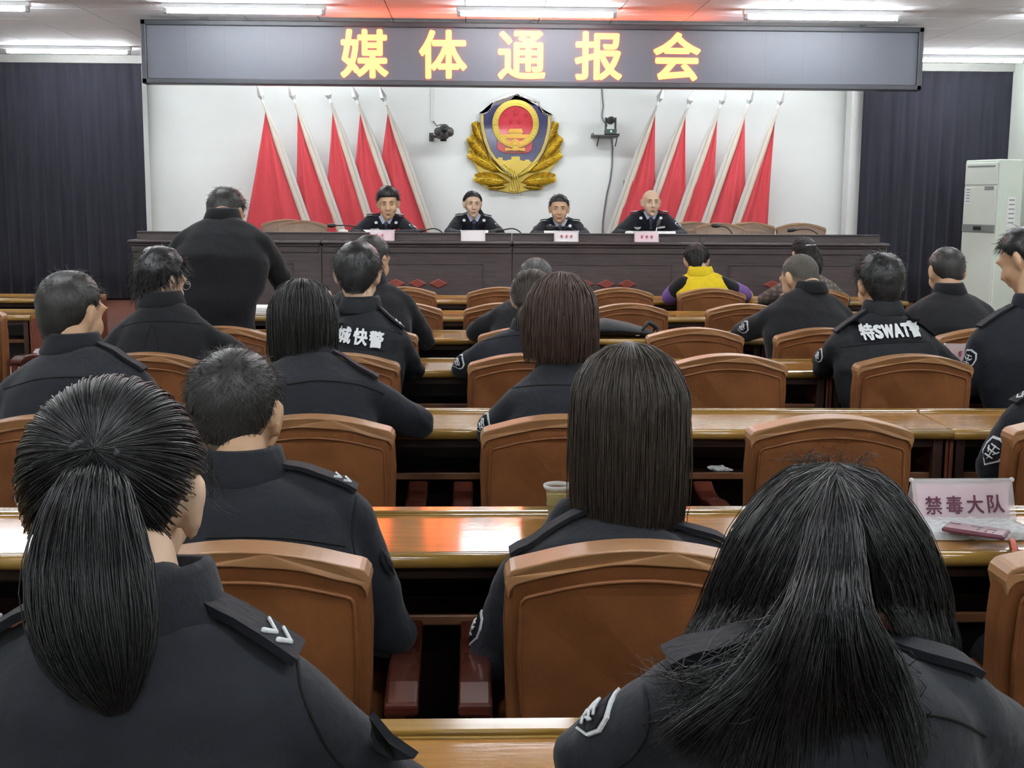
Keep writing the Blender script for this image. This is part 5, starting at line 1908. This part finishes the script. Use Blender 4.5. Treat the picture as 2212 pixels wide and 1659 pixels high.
Pl = person('woman with a low brown ponytail leaning left, before the grey haired man', (1152, 590, 5.38), 1.04, pitch=14, yaw=-10, roll=0,
            neck=(1145, 705, 5.28), sl=(1012, 738, 5.26), sr=(1275, 735, 5.26), el=(1000, 795, 5.34), er=(1290, 795, 5.34), wl=(.0, 5.52, .79), wr=(.32, 5.52, .79),
            pelvis=pel(1145, 765, 'D'), woman=True, group=AUD, skin='skin_pale', collar=True, collar_h=.03)
tl = [Pl.X4 @ Vector(p) for p in ((0, -.100, -.035), (-.005, -.115, -.06), (-.015, -.125, -.10), (-.022, -.12, -.145), (-.03, -.115, -.175))]
tied_hair(Pl, 'hair_brown', (0, -.095, -.04), [np.array(p) for p in tl], [.016, .028, .034, .032, .016], 1300, 700, .0016, 8, 8, .010)
seam(Pl, [(1030, 740), (1080, 728), (1140, 722)])
arm_badge(Pl, True, .45, .036, Vector((0, -.1, 0)))

Pm = person('man with SWAT lettering across his dark jacket back', (1902, 556, 5.38), 1.12, pitch=12, yaw=6,
            neck=(1906, 670, 5.33), sl=(1785, 715, 5.25), sr=(2035, 722, 5.26), el=(1778, 790, 5.40), er=(2052, 795, 5.34), wl=(1.74, 5.56, .79), wr=(1.92, 5.52, .79),
            pelvis=pel(1930, 765, 'D'), cloth='swat', group=AUD, skin='skin', bulk=1.08, collar_h=.05, collar_r=1.1, wrinkle=.007)
short_hair(Pm, 'hair_black', 1800, .036, .0014, .014, 1.3, .007, .7)
flat_print(Pm, MB().grid([[Vector((-.145 + .29 * i / 14, 0, -.042 + .084 * j / 4)) for i in range(15)] for j in range(5)]).mesh('patch'), 'back_patch', 'navy_dark', 1920, 714, .03, .004, True)
for ch, cx, cy, hh, ww in (('特', 1871, 716, .064, .056), ('S', 1896, 716, .054, .035), ('W', 1917, 715, .054, .052), ('A', 1938, 713, .054, .042), ('T', 1955, 712, .054, .036), ('警', 1973, 709, .064, .058)):
    flat_print(Pm, bold_text(ch, hh, ww, .0038 if ch in 'SWAT' else .0024), 'lettering', 'patchw', cx, cy, .05, .010)
seam(Pm, [(1815, 750), (1900, 742), (2010, 738)])
epaulette(Pm, True, None, lift=.008); epaulette(Pm, False, None, lift=.008)
arm_badge(Pm, True, .45, .032, Vector((0, -.1, 0)))

Pn = person('tall man cut by the right edge, bowing his head in profile', (2216, 500, 5.36), 1.12, pitch=28, yaw=38,
            neck=(2228, 655, 5.27), sl=(2098, 705, 5.22), sr=(2370, 700, 5.26), el=(2092, 830, 5.24), er=(2390, 800, 5.34), wl=(2.28, 5.44, .79), wr=(2.5, 5.5, .79),
            pelvis=pel(2230, 765, 'D'), group=AUD, bulk=1.05, collar_h=.05)
short_hair(Pn, 'hair_black', 1100, .030, .0015, .012, 1.4, .004, .6)
arm_badge(Pn, True, .38, .038, Vector((0, -.5, 0)))
epaulette(Pn, True, None, lift=.012)

# ---------------------------------------------------------------- fifth row
Po = person('man in a dark suit leaning on his elbow behind the lettered jacket', (803, 514, 6.50), 1.08, pitch=12, yaw=-30,
            neck=(800, 605, 6.42), sl=(700, 640, 6.38), sr=(898, 632, 6.40), el=(688, 715, 6.50), er=(918, 735, 6.52), wl=(-.70, 6.72, .79), wr=(-.42, 6.74, .79),
            pelvis=pel(795, 705, 'E'), cloth='black_cloth', group=AUD, skin='skin', bulk=1.08)
short_hair(Po, 'hair_soft', 900, .024, .0018, .009, 1.5, .003, .5)

Pp = person('man with thinning grey hair, partly behind two women at the centre', (1158, 563, 6.50), 1.08, pitch=24, yaw=-14,
            neck=(1145, 640, 6.42), sl=(1052, 662, 6.36), sr=(1240, 665, 6.40), el=(1030, 715, 6.50), er=(1262, 725, 6.52), wl=(.12, 6.72, .79), wr=(.40, 6.74, .79),
            pelvis=pel(1145, 705, 'E'), cloth='black_cloth', group=AUD, skin='skin_pale', bulk=1.05, collar_h=.03)
short_hair(Pp, 'hair_grey', 900, .022, .0016, .006, 1.3, .003, .35)

Pq = person('man with shaved head bent left over his papers', (1728, 553, 6.50), 1.10, pitch=22, yaw=28,
            neck=(1752, 622, 6.41), sl=(1638, 662, 6.36), sr=(1848, 662, 6.38), el=(1602, 718, 6.52), er=(1850, 735, 6.50), wl=(1.52, 6.72, .79), wr=(1.80, 6.72, .79),
            pelvis=pel(1760, 705, 'E'), cloth='black_cloth', group=AUD, skin='skin', bulk=1.1, collar_h=.035)
short_hair(Pq, 'hair_buzz', 1500, .009, .0010, .0030, 1.2, .0, .9, kind='crop', fade='hair_fade')
arm_badge(Pq, True, .55, .036, Vector((0, -.2, 0)))

Pr = person('man with a round cropped head sitting before the right curtain', (2046, 540, 6.50), 1.09, pitch=16, yaw=2,
            neck=(2050, 626, 6.42), sl=(1950, 662, 6.38), sr=(2152, 655, 6.39), el=(1940, 725, 6.50), er=(2165, 725, 6.52), wl=(2.32, 6.72, .79), wr=(2.60, 6.72, .79),
            pelvis=pel(2060, 705, 'E'), cloth='black_cloth', group=AUD, skin='skin', bulk=1.08, collar_h=.035)
short_hair(Pr, 'hair_soft', 1300, .018, .0015, .007, 1.6, .002, .6, kind='crop')

# ---------------------------------------------------------------- front row
Ps = person('woman in a yellow top with black and purple sleeves in the front row', (1505, 532, 9.22), 1.02, pitch=18, yaw=-8,
            neck=(1513, 588, 9.12), sl=(1452, 600, 9.10), sr=(1585, 600, 9.10), el=(1445, 645, 9.24), er=(1612, 640, 9.24), wl=(1.60, 9.40, .79), wr=(1.92, 9.40, .79),
            pelvis=pel(1520, 625, 'G'), cloth='yellow', group='people in the front row', skin='skin_pale', woman=True, collar_h=.05, collar_r=1.15, vox=.012)
tl = [Ps.X4 @ Vector(p) for p in ((0, -.06, .085), (0, -.10, .07), (0, -.125, .02), (0, -.125, -.05), (0, -.12, -.10))]
tied_hair(Ps, 'hair_soft', (0, -.06, .07), [np.array(p) for p in tl], [.02, .034, .042, .04, .02], 700, 500, .002, 7, 8, .010)
for J, E, Wv, s in ((Ps.JL, Ps.EL, Ps.WL, -1), (Ps.JR, Ps.ER, Ps.WR, 1)):
    MB().loft([J.lerp(E, -.12) - Ps.ax * s * .01, J.lerp(E, .30)], [.074, .072], n=16).build('black_sleeve_band', 'black_cloth', Ps.root, True, origin=Ps.O)
    MB().loft([J.lerp(E, .34), J.lerp(E, .85)], [.071, .067], n=16).build('purple_sleeve_band', 'purple', Ps.root, True, origin=Ps.O)

Pt = person('woman in a grey checked jacket with a half up hairdo in the front row', (1737, 518, 9.22), 1.03, pitch=12, yaw=10,
            neck=(1742, 588, 9.12), sl=(1668, 612, 9.10), sr=(1810, 608, 9.10), el=(1652, 648, 9.26), er=(1822, 650, 9.24), wl=(2.28, 9.40, .79), wr=(2.62, 9.40, .79),
            pelvis=pel(1755, 625, 'G'), cloth='plaid', group='people in the front row', skin='skin_pale', woman=True, vox=.012)
tl = [Pt.X4 @ Vector(p) for p in ((0, -.09, .05), (0.01, -.12, .02), (0.02, -.13, -.05), (0.03, -.13, -.12), (0.035, -.125, -.17))]
tied_hair(Pt, 'hair_soft', (0, -.09, .04), [np.array(p) for p in tl], [.03, .05, .055, .05, .03], 700, 600, .002, 7, 8, .012)
MB().loft([Pt.X4 @ Vector((-.035, -.128, .045)), Pt.X4 @ Vector((.035, -.128, .05))], [.006, .006], n=8).build('hair_clip', 'chrome', Pt.root, True, origin=Pt.O)

# ---------------------------------------------------------------- standing man
Pu = person('man in a dark suit standing with his back turned, leaning over the aisle', (488, 412, 6.62), 1.10, pitch=26, yaw=-22,
            neck=(482, 468, 6.50), sl=(368, 500, 6.42), sr=(592, 502, 6.44), el=(352, 600, 6.50), er=(610, 604, 6.60), wl=(-1.60, 6.80, .98), wr=(-1.02, 6.98, .84),
            pelvis=(at(470, 700, 6.3).x, 6.32, .93), cloth='black_cloth', legs='stand', skin='skin_tan', bulk=1.12, collar_h=.05, collar_r=1.1)
short_hair(Pu, 'hair_soft', 1000, .028, .0018, .010, 1.5, .003, .3)
# ---------------------------------------------------------------- four officers on the stage
def officer(label, hx, hy, nx, ny, sl, sr, el, er, k=1.05, pitch=2, yaw=0, roll=0, skin='skin', woman=False, bulk=1.0, pips=3, mouth=0.0, dz=0):
    xw = at(nx, ny, 11.45).x
    P = person(label, (hx, hy, 11.33), k, pitch, yaw, roll, (nx, ny, 11.40), (*sl, 11.42), (*sr, 11.42), (*el, 11.26), (*er, 11.26),
               wl=(xw - .10, 11.0, 1.19), wr=(xw + .10, 11.0, 1.19), face=-1, pelvis=(xw, 11.62, STAGE_Z + .555), cloth='navy', skin=skin, vox=.0065, jvox=.009,
               group='officers seated on the stage', woman=woman, bulk=bulk, ground=STAGE_Z, collar=False, collar_h=.034, collar_r=1.08, wrinkle=.003)
    s_ = 1 / (11.35 / FPX)        # pixels per metre
    w = lambda m_: m_ * s_
    nb = ny + w(.030)
    fy = P.N.y - .105
    cloth_poly(P, [(nx - w(.066), nb - w(.045)), (nx + w(.066), nb - w(.045)), (nx + w(.006), nb + w(.105)), (nx - w(.006), nb + w(.105))], 'shirt', 'shirt', .012, .004, fy)
    for s in (-1, 1):
        cloth_poly(P, [(nx + s * w(.070), nb - w(.050)), (nx + s * w(.040), nb - w(.058)), (nx + s * w(.008), nb + w(.004)), (nx + s * w(.034), nb + w(.022))], 'shirt_collar', 'shirt', .024, .005, fy - .012)
        cloth_poly(P, [(nx + s * w(.082), nb - w(.045)), (nx + s * w(.112), nb - w(.01)), (nx + s * w(.075), nb + w(.045)), (nx + s * w(.008), nb + w(.125)), (nx + s * w(.026), nb + w(.05))], 'lapel', 'navy', .016, .006, fy)
        cloth_poly(P, [(nx + s * w(.092) + w(.016) * math.cos(t_), nb + w(.008) + w(.014) * math.sin(t_)) for t_ in np.linspace(0, 2 * PI, 8)[:-1]], 'collar_badge', 'patchw', .026, .004, fy)
    cloth_poly(P, [(nx - w(.014), nb - w(.0)), (nx + w(.014), nb - w(.0)), (nx + w(.017), nb + w(.03)), (nx + w(.012), nb + w(.10)), (nx - w(.012), nb + w(.10)), (nx - w(.017), nb + w(.03))], 'tie', 'tie', .026, .005, fy - .01)
    epaulette(P, True, 'dots%d' % pips, lift=.010); epaulette(P, False, 'dots%d' % pips, lift=.010)
    arm_badge(P, False, .28, .040, Vector((0, -.9, 0)))
    face_parts(P, woman, mouth, .8 if woman else 1.0)
    return P, w, nb


P1, w1_, nb1 = officer('officer with thick dark hair staring ahead, leftmost on the stage', 838, 410, 834, 472, (785, 464), (880, 466), (764, 508), (897, 508), 1.12, 8, 3, 2, pips=3)
short_hair(P1, 'hair_soft', 900, .034, .0022, .020, 1.6, .004, .5, front=64)
cloth_poly(P1, [(801, 494), (818, 494), (819, 499), (802, 499)], 'name_bar', 'patchw', .014, .003)
cloth_poly(P1, [(849, 497), (863, 492), (864, 495), (850, 500)], 'ribbon_bar', 'ribbonbar', .014, .003)
P2, w2_, nb2 = officer('woman officer with dark hair tied back, second on the stage', 1021, 416, 1024, 467, (977, 464), (1068, 467), (970, 505), (1080, 505), .95, 4, 8, 0, 'skin_pale', True, .92, pips=3)
tl = [P2.X4 @ Vector(p) for p in ((-.05, -.08, -.05), (-.075, -.06, -.08), (-.085, -.045, -.12), (-.08, -.04, -.15))]
tied_hair(P2, 'hair_soft', (0, -.09, -.02), [np.array(p) for p in tl], [.02, .026, .026, .012], 800, 300, .0018, 7, 6, .010)
P3, w3_, nb3 = officer('officer with short swept hair, third on the stage', 1208, 424, 1210, 479, (1160, 476), (1260, 476), (1153, 511), (1264, 511), 1.03, 4, -2, 0, 'skin', False, .98, pips=3)
short_hair(P3, 'hair_soft', 800, .026, .0020, .012, 1.5, .004, .6, front=58)
cloth_poly(P3, [(1178, 499), (1190, 498), (1192, 502), (1184, 504), (1178, 502)], 'wing_badge', 'patchw', .014, .003)
P4, w4_, nb4 = officer('bald officer speaking into a microphone, fourth on the stage', 1407, 411, 1406, 462, (1354, 460), (1452, 460), (1331, 510), (1474, 510), 1.0, 3, 4, 0, 'skin_pale', False, 1.05, pips=3, mouth=.004)
cloth_poly(P4, [(1369, 490), (1377, 491), (1385, 490), (1383, 494), (1377, 496), (1371, 494)], 'wing_badge', 'patchw', .014, .003)
cloth_poly(P4, [(1421, 490), (1436, 488), (1437, 492), (1422, 494)], 'ribbon_bar', 'patchw', .014, .003)
# ================================================================== things on the desks
def on_top(px, py, z):
    """point on the horizontal plane z seen at the pixel"""
    r = CAM_R @ Vector(((px - W / 2) / FPX, (H / 2 - py) / FPX, -1.0))
    t = (z - CAM_Z) / r.z
    return Vector((r.x * t, r.y * t, z))


def tent_card(p, w, h, rot, label, text=None, marks=0, m='pink', thick=.003):
    t = thing('name_card', label, 'name card', p, rot)
    sp = h * .42
    for s, nm in ((-1, 'front_pane'), (1, 'rear_pane')):
        V = [(-w / 2, s * sp, 0), (w / 2, s * sp, 0), (w / 2, 0, h), (-w / 2, 0, h)]
        o = MB().add(V, [(0, 1, 2, 3)]).build(nm, 'acrylic', t)
        so = o.modifiers.new('s', 'SOLIDIFY'); so.thickness = thick; so.offset = 0
        ins = [(-w / 2 + w * .05, s * sp * .97, h * .03), (w / 2 - w * .05, s * sp * .97, h * .03), (w / 2 - w * .05, s * sp * .12, h * .88), (-w / 2 + w * .05, s * sp * .12, h * .88)]
        o = MB().add([(x, y - s * .0035, z) for x, y, z in ins], [(0, 1, 2, 3)]).build('card', m, t)
        so = o.modifiers.new('s', 'SOLIDIFY'); so.thickness = .0008
    MB().cyl((-w / 2, 0, h), (w / 2, 0, h), .004, .004, 10).build('ridge', 'acrylic', t, True)
    for s in (-1, 1):
        MB().ell((s * w / 2, 0, h), .006, n=10, m=8).build('ridge_knob', 'cup_rim', t, True)
    sl = math.atan2(sp, h)
    if text:
        n = len(text)
        for i, ch in enumerate(text):
            me = bold_text(ch, h * .44, w * .165, .0007, .0008)
            me.transform(Matrix.Rotation(-sl, 4, 'X'))
            o = link('lettering', me, 'ink', t)
            o.location = ((i - (n - 1) / 2) * w * .205, -sp * .54 - .0035, h * (.44 + .012 * i))
    for i in range(marks):
        # three blurred strokes groups, not legible in the photograph
        x = (i - (marks - 1) / 2) * w * .2
        mb = MB()
        for q in range(4):
            mb.box((x + (.02 if q == 3 else 0) * w, -sp * .52 - .003, h * (.36 + .085 * q)), (w * (.12 - .02 * (q % 2)), .001, h * .035), Matrix.Rotation(-sl, 3, 'X'))
        mb.box((x, -sp * .52 - .003, h * .48), (w * .02, .001, h * .34), Matrix.Rotation(-sl, 3, 'X'))
        o = mb.build('blurred_print', 'ribbonbar', t)
        o['kind'] = 'stuff'
    return t


p = on_top(2072, 1124, DTOP)
tent_card(p, .245, .100, .015, 'pink tent card reading 禁毒大队 in a clear holder', '禁毒大队')
p = on_top(2078, 782, DTOP + .001)
tent_card(p, .17, .085, -.12, 'small pink tent card before the man at the right edge', None, 2)
for x, lab, mm in ((826, 'pink name card before the officer with thick dark hair', 'pink'), (1022, 'name card painted white with lamp glare before the woman officer', 'paper'), (1223, 'pale name card before the third officer', 'paper'), (1396, 'pink name card before the bald officer', 'pink')):  # paper white puts the lamp glare into the card colour
    tent_card((at(x, 520, D_ROS + .06).x, D_ROS + .060, LEDGE_Z + .001), .205, .088, 0, lab, None, 0 if x == 1022 else (1 if x == 826 else 3), mm)

# gooseneck microphones behind the riser
for i, (bx_, mx, my, lab, c) in enumerate(((795, 718, 487, 'gooseneck microphone left of the officer with thick dark hair', 0), (960, 910, 499, 'microphone lying low between the first two officers', 0), (1130, 1080, 498, 'microphone right of the woman officer', 0),
                                           (1255, 1190, 490, 'microphone in front of the third officer', 0), (1412, 1422, 484, 'silver microphone in front of the bald officer', 1), (1585, 1548, 488, 'microphone before the empty chairs in the right group', 0), (1772, 1712, 497, 'microphone before the rightmost tan chair', 0))):
    zb = LEDGE_Z - .015
    b0 = at(bx_, 505, 10.75); b0.z = zb
    e = at(mx, my, 10.80)
    t = thing('gooseneck_microphone', lab, 'microphone', b0, 0, 'microphones on the rostrum')
    O = b0
    MB().box(b0 + Vector((0, 0, .02)), (.11, .09, .04)).build('mic_base', 'black', t, bevel=.006, origin=O)
    m1 = b0.lerp(e, .45) + Vector((0, 0, .07 if not c else .02))
    pts = [tuple(q) for q in spline([np.array(b0 + Vector((0, 0, .04))), np.array(b0.lerp(e, .12) + Vector((0, 0, .07))), np.array(m1), np.array(e)], 12)]
    MB().tube(pts, .006, 8).build('gooseneck', 'chrome' if c else 'black', t, True, origin=O)
    d = (e - Vector(pts[-3])).normalized()
    MB().loft([e - d * .025, e, e + d * .03], [.011, .018, .017], n=12).build('mic_head', 'black', t, True, origin=O)

# small things on the rostrum
zt = LEDGE_Z - .018
RT = LEDGE_Z + .068
for x, lab in ((742, 'white cup lid on the rostrum left of the first officer'), (1360, 'white cup lid on the rostrum beside the bald officer')):
    p = at(x, 508, 10.70); p.z = zt
    t = thing('lidded_cup', lab, 'cup', p)
    MB().lathe([(.030, 0), (.036, .07), (.036, .075)], (0, 0, 0), 20).build('cup_body', 'white', t, True)
    MB().lathe([(.040, .074), (.040, .092), (.034, .098), (.010, .102)], (0, 0, 0), 20).build('lid', 'white', t, True)
for x, w_, lab, rot in ((806, .16, 'white papers before the officer with thick dark hair', .2), (1030, .20, 'papers in front of the woman officer', 0), (1192, .12, 'papers in front of the third officer', .1), (1428, .28, 'open white papers before the speaking bald officer', .05)):
    p = at(x, 504, 10.80); p.z = zt + .002
    t = thing('paper_sheets', lab, 'papers', p, rot)
    for q in range(3):
        MB().box((.004 * q, .003 * q, .004 + .006 * q), (w_, .20, .004)).build('sheet', 'paper', t)
    MB().box((0, .03, .055), (w_, .10, .004), Matrix.Rotation(.9, 3, 'X')).build('raised_sheet', 'paper', t)

# papers near the standing man, papers on the second row at the right
for px, py, row, w_, d_, h_, rot, lab, z in ((655, 628, 'G', .42, .26, .045, .1, 'stack of white papers on the front row desk beside the standing man', 0), (590, 648, 'F', .30, .22, .05, -.1, 'white papers under the standing man\'s hand', 0), (2090, 655, 'F', .30, .20, .02, .2, 'white papers right of the man before the curtain', 0), (1850, 730, 'E', .22, .16, .01, .2, 'white paper beside the man with shaved head', 0)):
    x_ = at(px, py, DKY[row] - .2).x
    t = thing('paper_stack', lab, 'papers', (x_, DKY[row] - .2, DTOP), rot)
    n = max(2, int(h_ / .012))
    for q in range(n):
        MB().box((.006 * math.sin(q * 2.1), .005 * math.cos(q * 1.7), .001 + h_ * (q + .5) / n), (w_, d_, h_ / n - .0012), Matrix.Rotation(.06 * math.sin(q * 3), 3, 'Z')).build('sheet_bundle', 'paper', t, bevel=.001)

# ------------------------------------------------ cup of green tea
p = on_top(1203, 1124, DTOP)
cup = thing('tea_cup', 'clear plastic cup of green tea on the desk beside the brown bob', 'cup', p)
prof = [(.0225, .0), (.0235, .018), (.0245, .036), (.0275, .039), (.0275, .046), (.0262, .049), (.0285, .074), (.031, .083), (.0318, .0865)]
mb = MB(); mb.rings([[Vector((r * math.cos(2 * PI * j / 28), r * math.sin(2 * PI * j / 28), z)) for j in range(28)] for r, z in [(.001, .0005)] + prof], cap=False)
o = mb.build('cup_wall', 'cup', cup, True)
so = o.modifiers.new('s', 'SOLIDIFY'); so.thickness = .0009
MB().lathe([(.0205, .0015), (.0215, .018), (.0225, .036), (.0255, .040), (.0255, .045), (.0242, .050), (.0262, .066)], (0, 0, 0), 28).build('tea', 'tea', cup, True)
MB().rings([[Vector((r * math.cos(2 * PI * j / 28), r * math.sin(2 * PI * j / 28), z)) for j in range(28)] for r, z in ((.0312, .079), (.0335, .083), (.0342, .0875), (.0318, .089), (.0305, .084))], closed=True).build('rolled_rim', 'cup_rim', cup, True)
lv = MB()
for q in range(46):
    r_ = .019 * math.sqrt(random.random()); an = random.uniform(0, 6.3)
    lv.ell((r_ * math.cos(an), r_ * math.sin(an), random.uniform(.004, .022)), (.006, .002, .0012), Euler((random.uniform(-1, 1), random.uniform(-1, 1), random.uniform(0, 6))).to_matrix(), 6, 4)
o = lv.build('tea_leaves', 'leaf', cup); o['kind'] = 'stuff'

# ------------------------------------------------ wrapped tissue packet, phone, strap
c = on_top(2085, 1150, DTOP)
pk = thing('tissue_packet', 'crinkled clear packet of white tissues under the plum phone', 'packet', c, -.03)
P_ = []
for i in range(23):
    row = []
    for j in range(13):
        x = (i / 22 - .5) * .31; y = (j / 12 - .5) * .15
        edge = min(1, (1 - abs(2 * i / 22 - 1)) * 4) * min(1, (1 - abs(2 * j / 12 - 1)) * 3)
        z = .002 + .020 * edge ** .5 + .004 * noise.noise(Vector((x * 60, y * 60, 3)))
        row.append(Vector((x, y, max(z, .002))))
    P_.append(row)
o = MB().grid(P_).build('film_wrap', 'film', pk, False)
so = o.modifiers.new('s', 'SOLIDIFY'); so.thickness = .0012
for q in range(5):
    MB().box((.003 * math.sin(q * 2), .002 * math.cos(q), .0025 + .0032 * q), (.245, .105, .0028)).build('tissue_fold', 'tissue', pk, bevel=.0008)
a0 = on_top(2050, 1140, DTOP + .027); a1 = on_top(2172, 1156, DTOP + .027)
pc_ = on_top(2108, 1152, DTOP + .024)
ph = thing('phone', 'plum coloured phone lying askew on the tissue packet', 'phone', pc_, -.62)
MB().box((0, 0, .006), (.135, .068, .010)).build('phone_case', 'phone', ph, False, .0045, seg=3)
MB().box((0, 0, .0114), (.125, .060, .0012)).build('screen', 'phone', ph, False, .0005)
for bx0, by0, bw0, bh0 in ((-.048, .014, .022, .004), (.0, .012, .026, .004), (.006, -.004, .004, .024), (.034, .004, .020, .004), (.040, -.012, .004, .018), (.024, -.014, .004, .014)):
    MB().box((bx0, by0, .0123), (bw0, bh0, .0006)).build('dark_mark', 'black', ph)
MB().box((.0675, 0, .006), (.002, .010, .003)).build('socket', 'chrome', ph)
st = thing('phone_strap', 'coral wrist strap hanging from the desk edge at the right', 'strap', on_top(2180, 1162, DTOP))
pts = [on_top(2170, 1160, DTOP + .004), on_top(2186, 1164, DTOP + .006), at(2193, 1186, 2.545), at(2200, 1210, 2.54), at(2206, 1260, 2.54), at(2208, 1310, 2.54)]
MB().loft(pts, [.0015, .006, .007, .005, .004, .004], [.001, .002, .0025, .002, .0015, .0015], (1, 0, 0), 10).build('strap_band', 'strap', st, True, origin=st.location)
MB().box(at(2207, 1318, 2.54), (.02, .006, .014)).build('strap_clasp', 'black', st, bevel=.002, origin=st.location)

# ------------------------------------------------ crumpled tissue on a desk shelf
p = at(1553, 1022, DKY['C'] - .27); p.z = .586
tt = thing('crumpled_tissue', 'white crumpled tissue on the open shelf beside the scratched chair', 'tissue', p)
mb = MB(); mb.ell((0, 0, .008), (.034, .022, .010), n=20, m=12)
mb.v = [tuple(Vector(v) * (1 + .35 * noise.noise(Vector(v) * 90))) for v in mb.v]
mb.build('tissue_ball', 'tissue', tt)
mb = MB().box((.03, 0, .004), (.03, .02, .004), Matrix.Rotation(.3, 3, 'Z')); mb.build('tissue_corner', 'tissue', tt)

# ------------------------------------------------ black bag lying on the desk
b0 = at(1330, 735, DKY['E'] - .22); b0.z = DTOP
bg = thing('black_bag', 'flat black bag with straps lying on the desk behind the reddish bob', 'bag', b0)
u = FPX and (DKY['E'] - .22) / FPX
mb = MB()
mb.loft([(-.16, 0, .045), (-.06, 0, .052), (.06, 0, .040), (.16, 0, .026), (.20, 0, .018)], [.13, .14, .135, .12, .10], [.045, .050, .038, .024, .015], (0, 1, 0), 18)
mb.loft([(-.18, -.02, .05), (-.18, .06, .05)], [.05, .05], n=12)
me = remesh(mb, .008, 4, 'bag_body')
link('bag_body', me, 'bag', bg, True)
MB().tube([(.13, -.11, .04), (.17, -.08, .085), (.20, -.06, .07), (.23, -.05, .05), (.22, -.08, .02)], [.006, .012, .014, .012, .006], 8).build('strap_coil', 'bag', bg, True)
MB().tube([(.15, -.02, .05), (.19, .0, .08), (.23, .0, .055), (.21, .02, .02)], [.006, .012, .012, .006], 8).build('strap_coil', 'bag', bg, True)
MB().tube([(-.13, -.145, .04), (0, -.145, .045), (.14, -.125, .03)], .003, 6).build('zip', 'seam', bg, True)
MB().box((.105, -.135, .018), (.02, .006, .006)).build('buckle', 'chrome', bg, bevel=.001)

# ------------------------------------------------ scribbles scratched into one chair back
sc = [o for o in bpy.data.objects if o.get('label', '').startswith('empty brown chair with scribbles')][0]
mb = MB()
rs = random.Random(5)
for g in range(3):
    gx = (-.055, .0, .045)[g]
    for q in range(6):
        x = gx + rs.uniform(-.018, .018); z = .795 + rs.uniform(-.022, .024) + .01 * g
        dx, dz = rs.uniform(-.014, .014), rs.uniform(-.012, .012)
        mb.tube([(x, -.2205 - (z - .45) * .0614, z), (x + dx * .5, -.2205 - (z - .45) * .0614, z + dz * .6), (x + dx, -.2205 - (z - .45) * .0614, z + dz)], .0011, 4)
o = mb.build('scribble', 'endpanel', [c_ for c_ in sc.children if c_.name.startswith('backrest')][0])
o['kind'] = 'stuff'

bpy.data.scenes.remove(SCR)
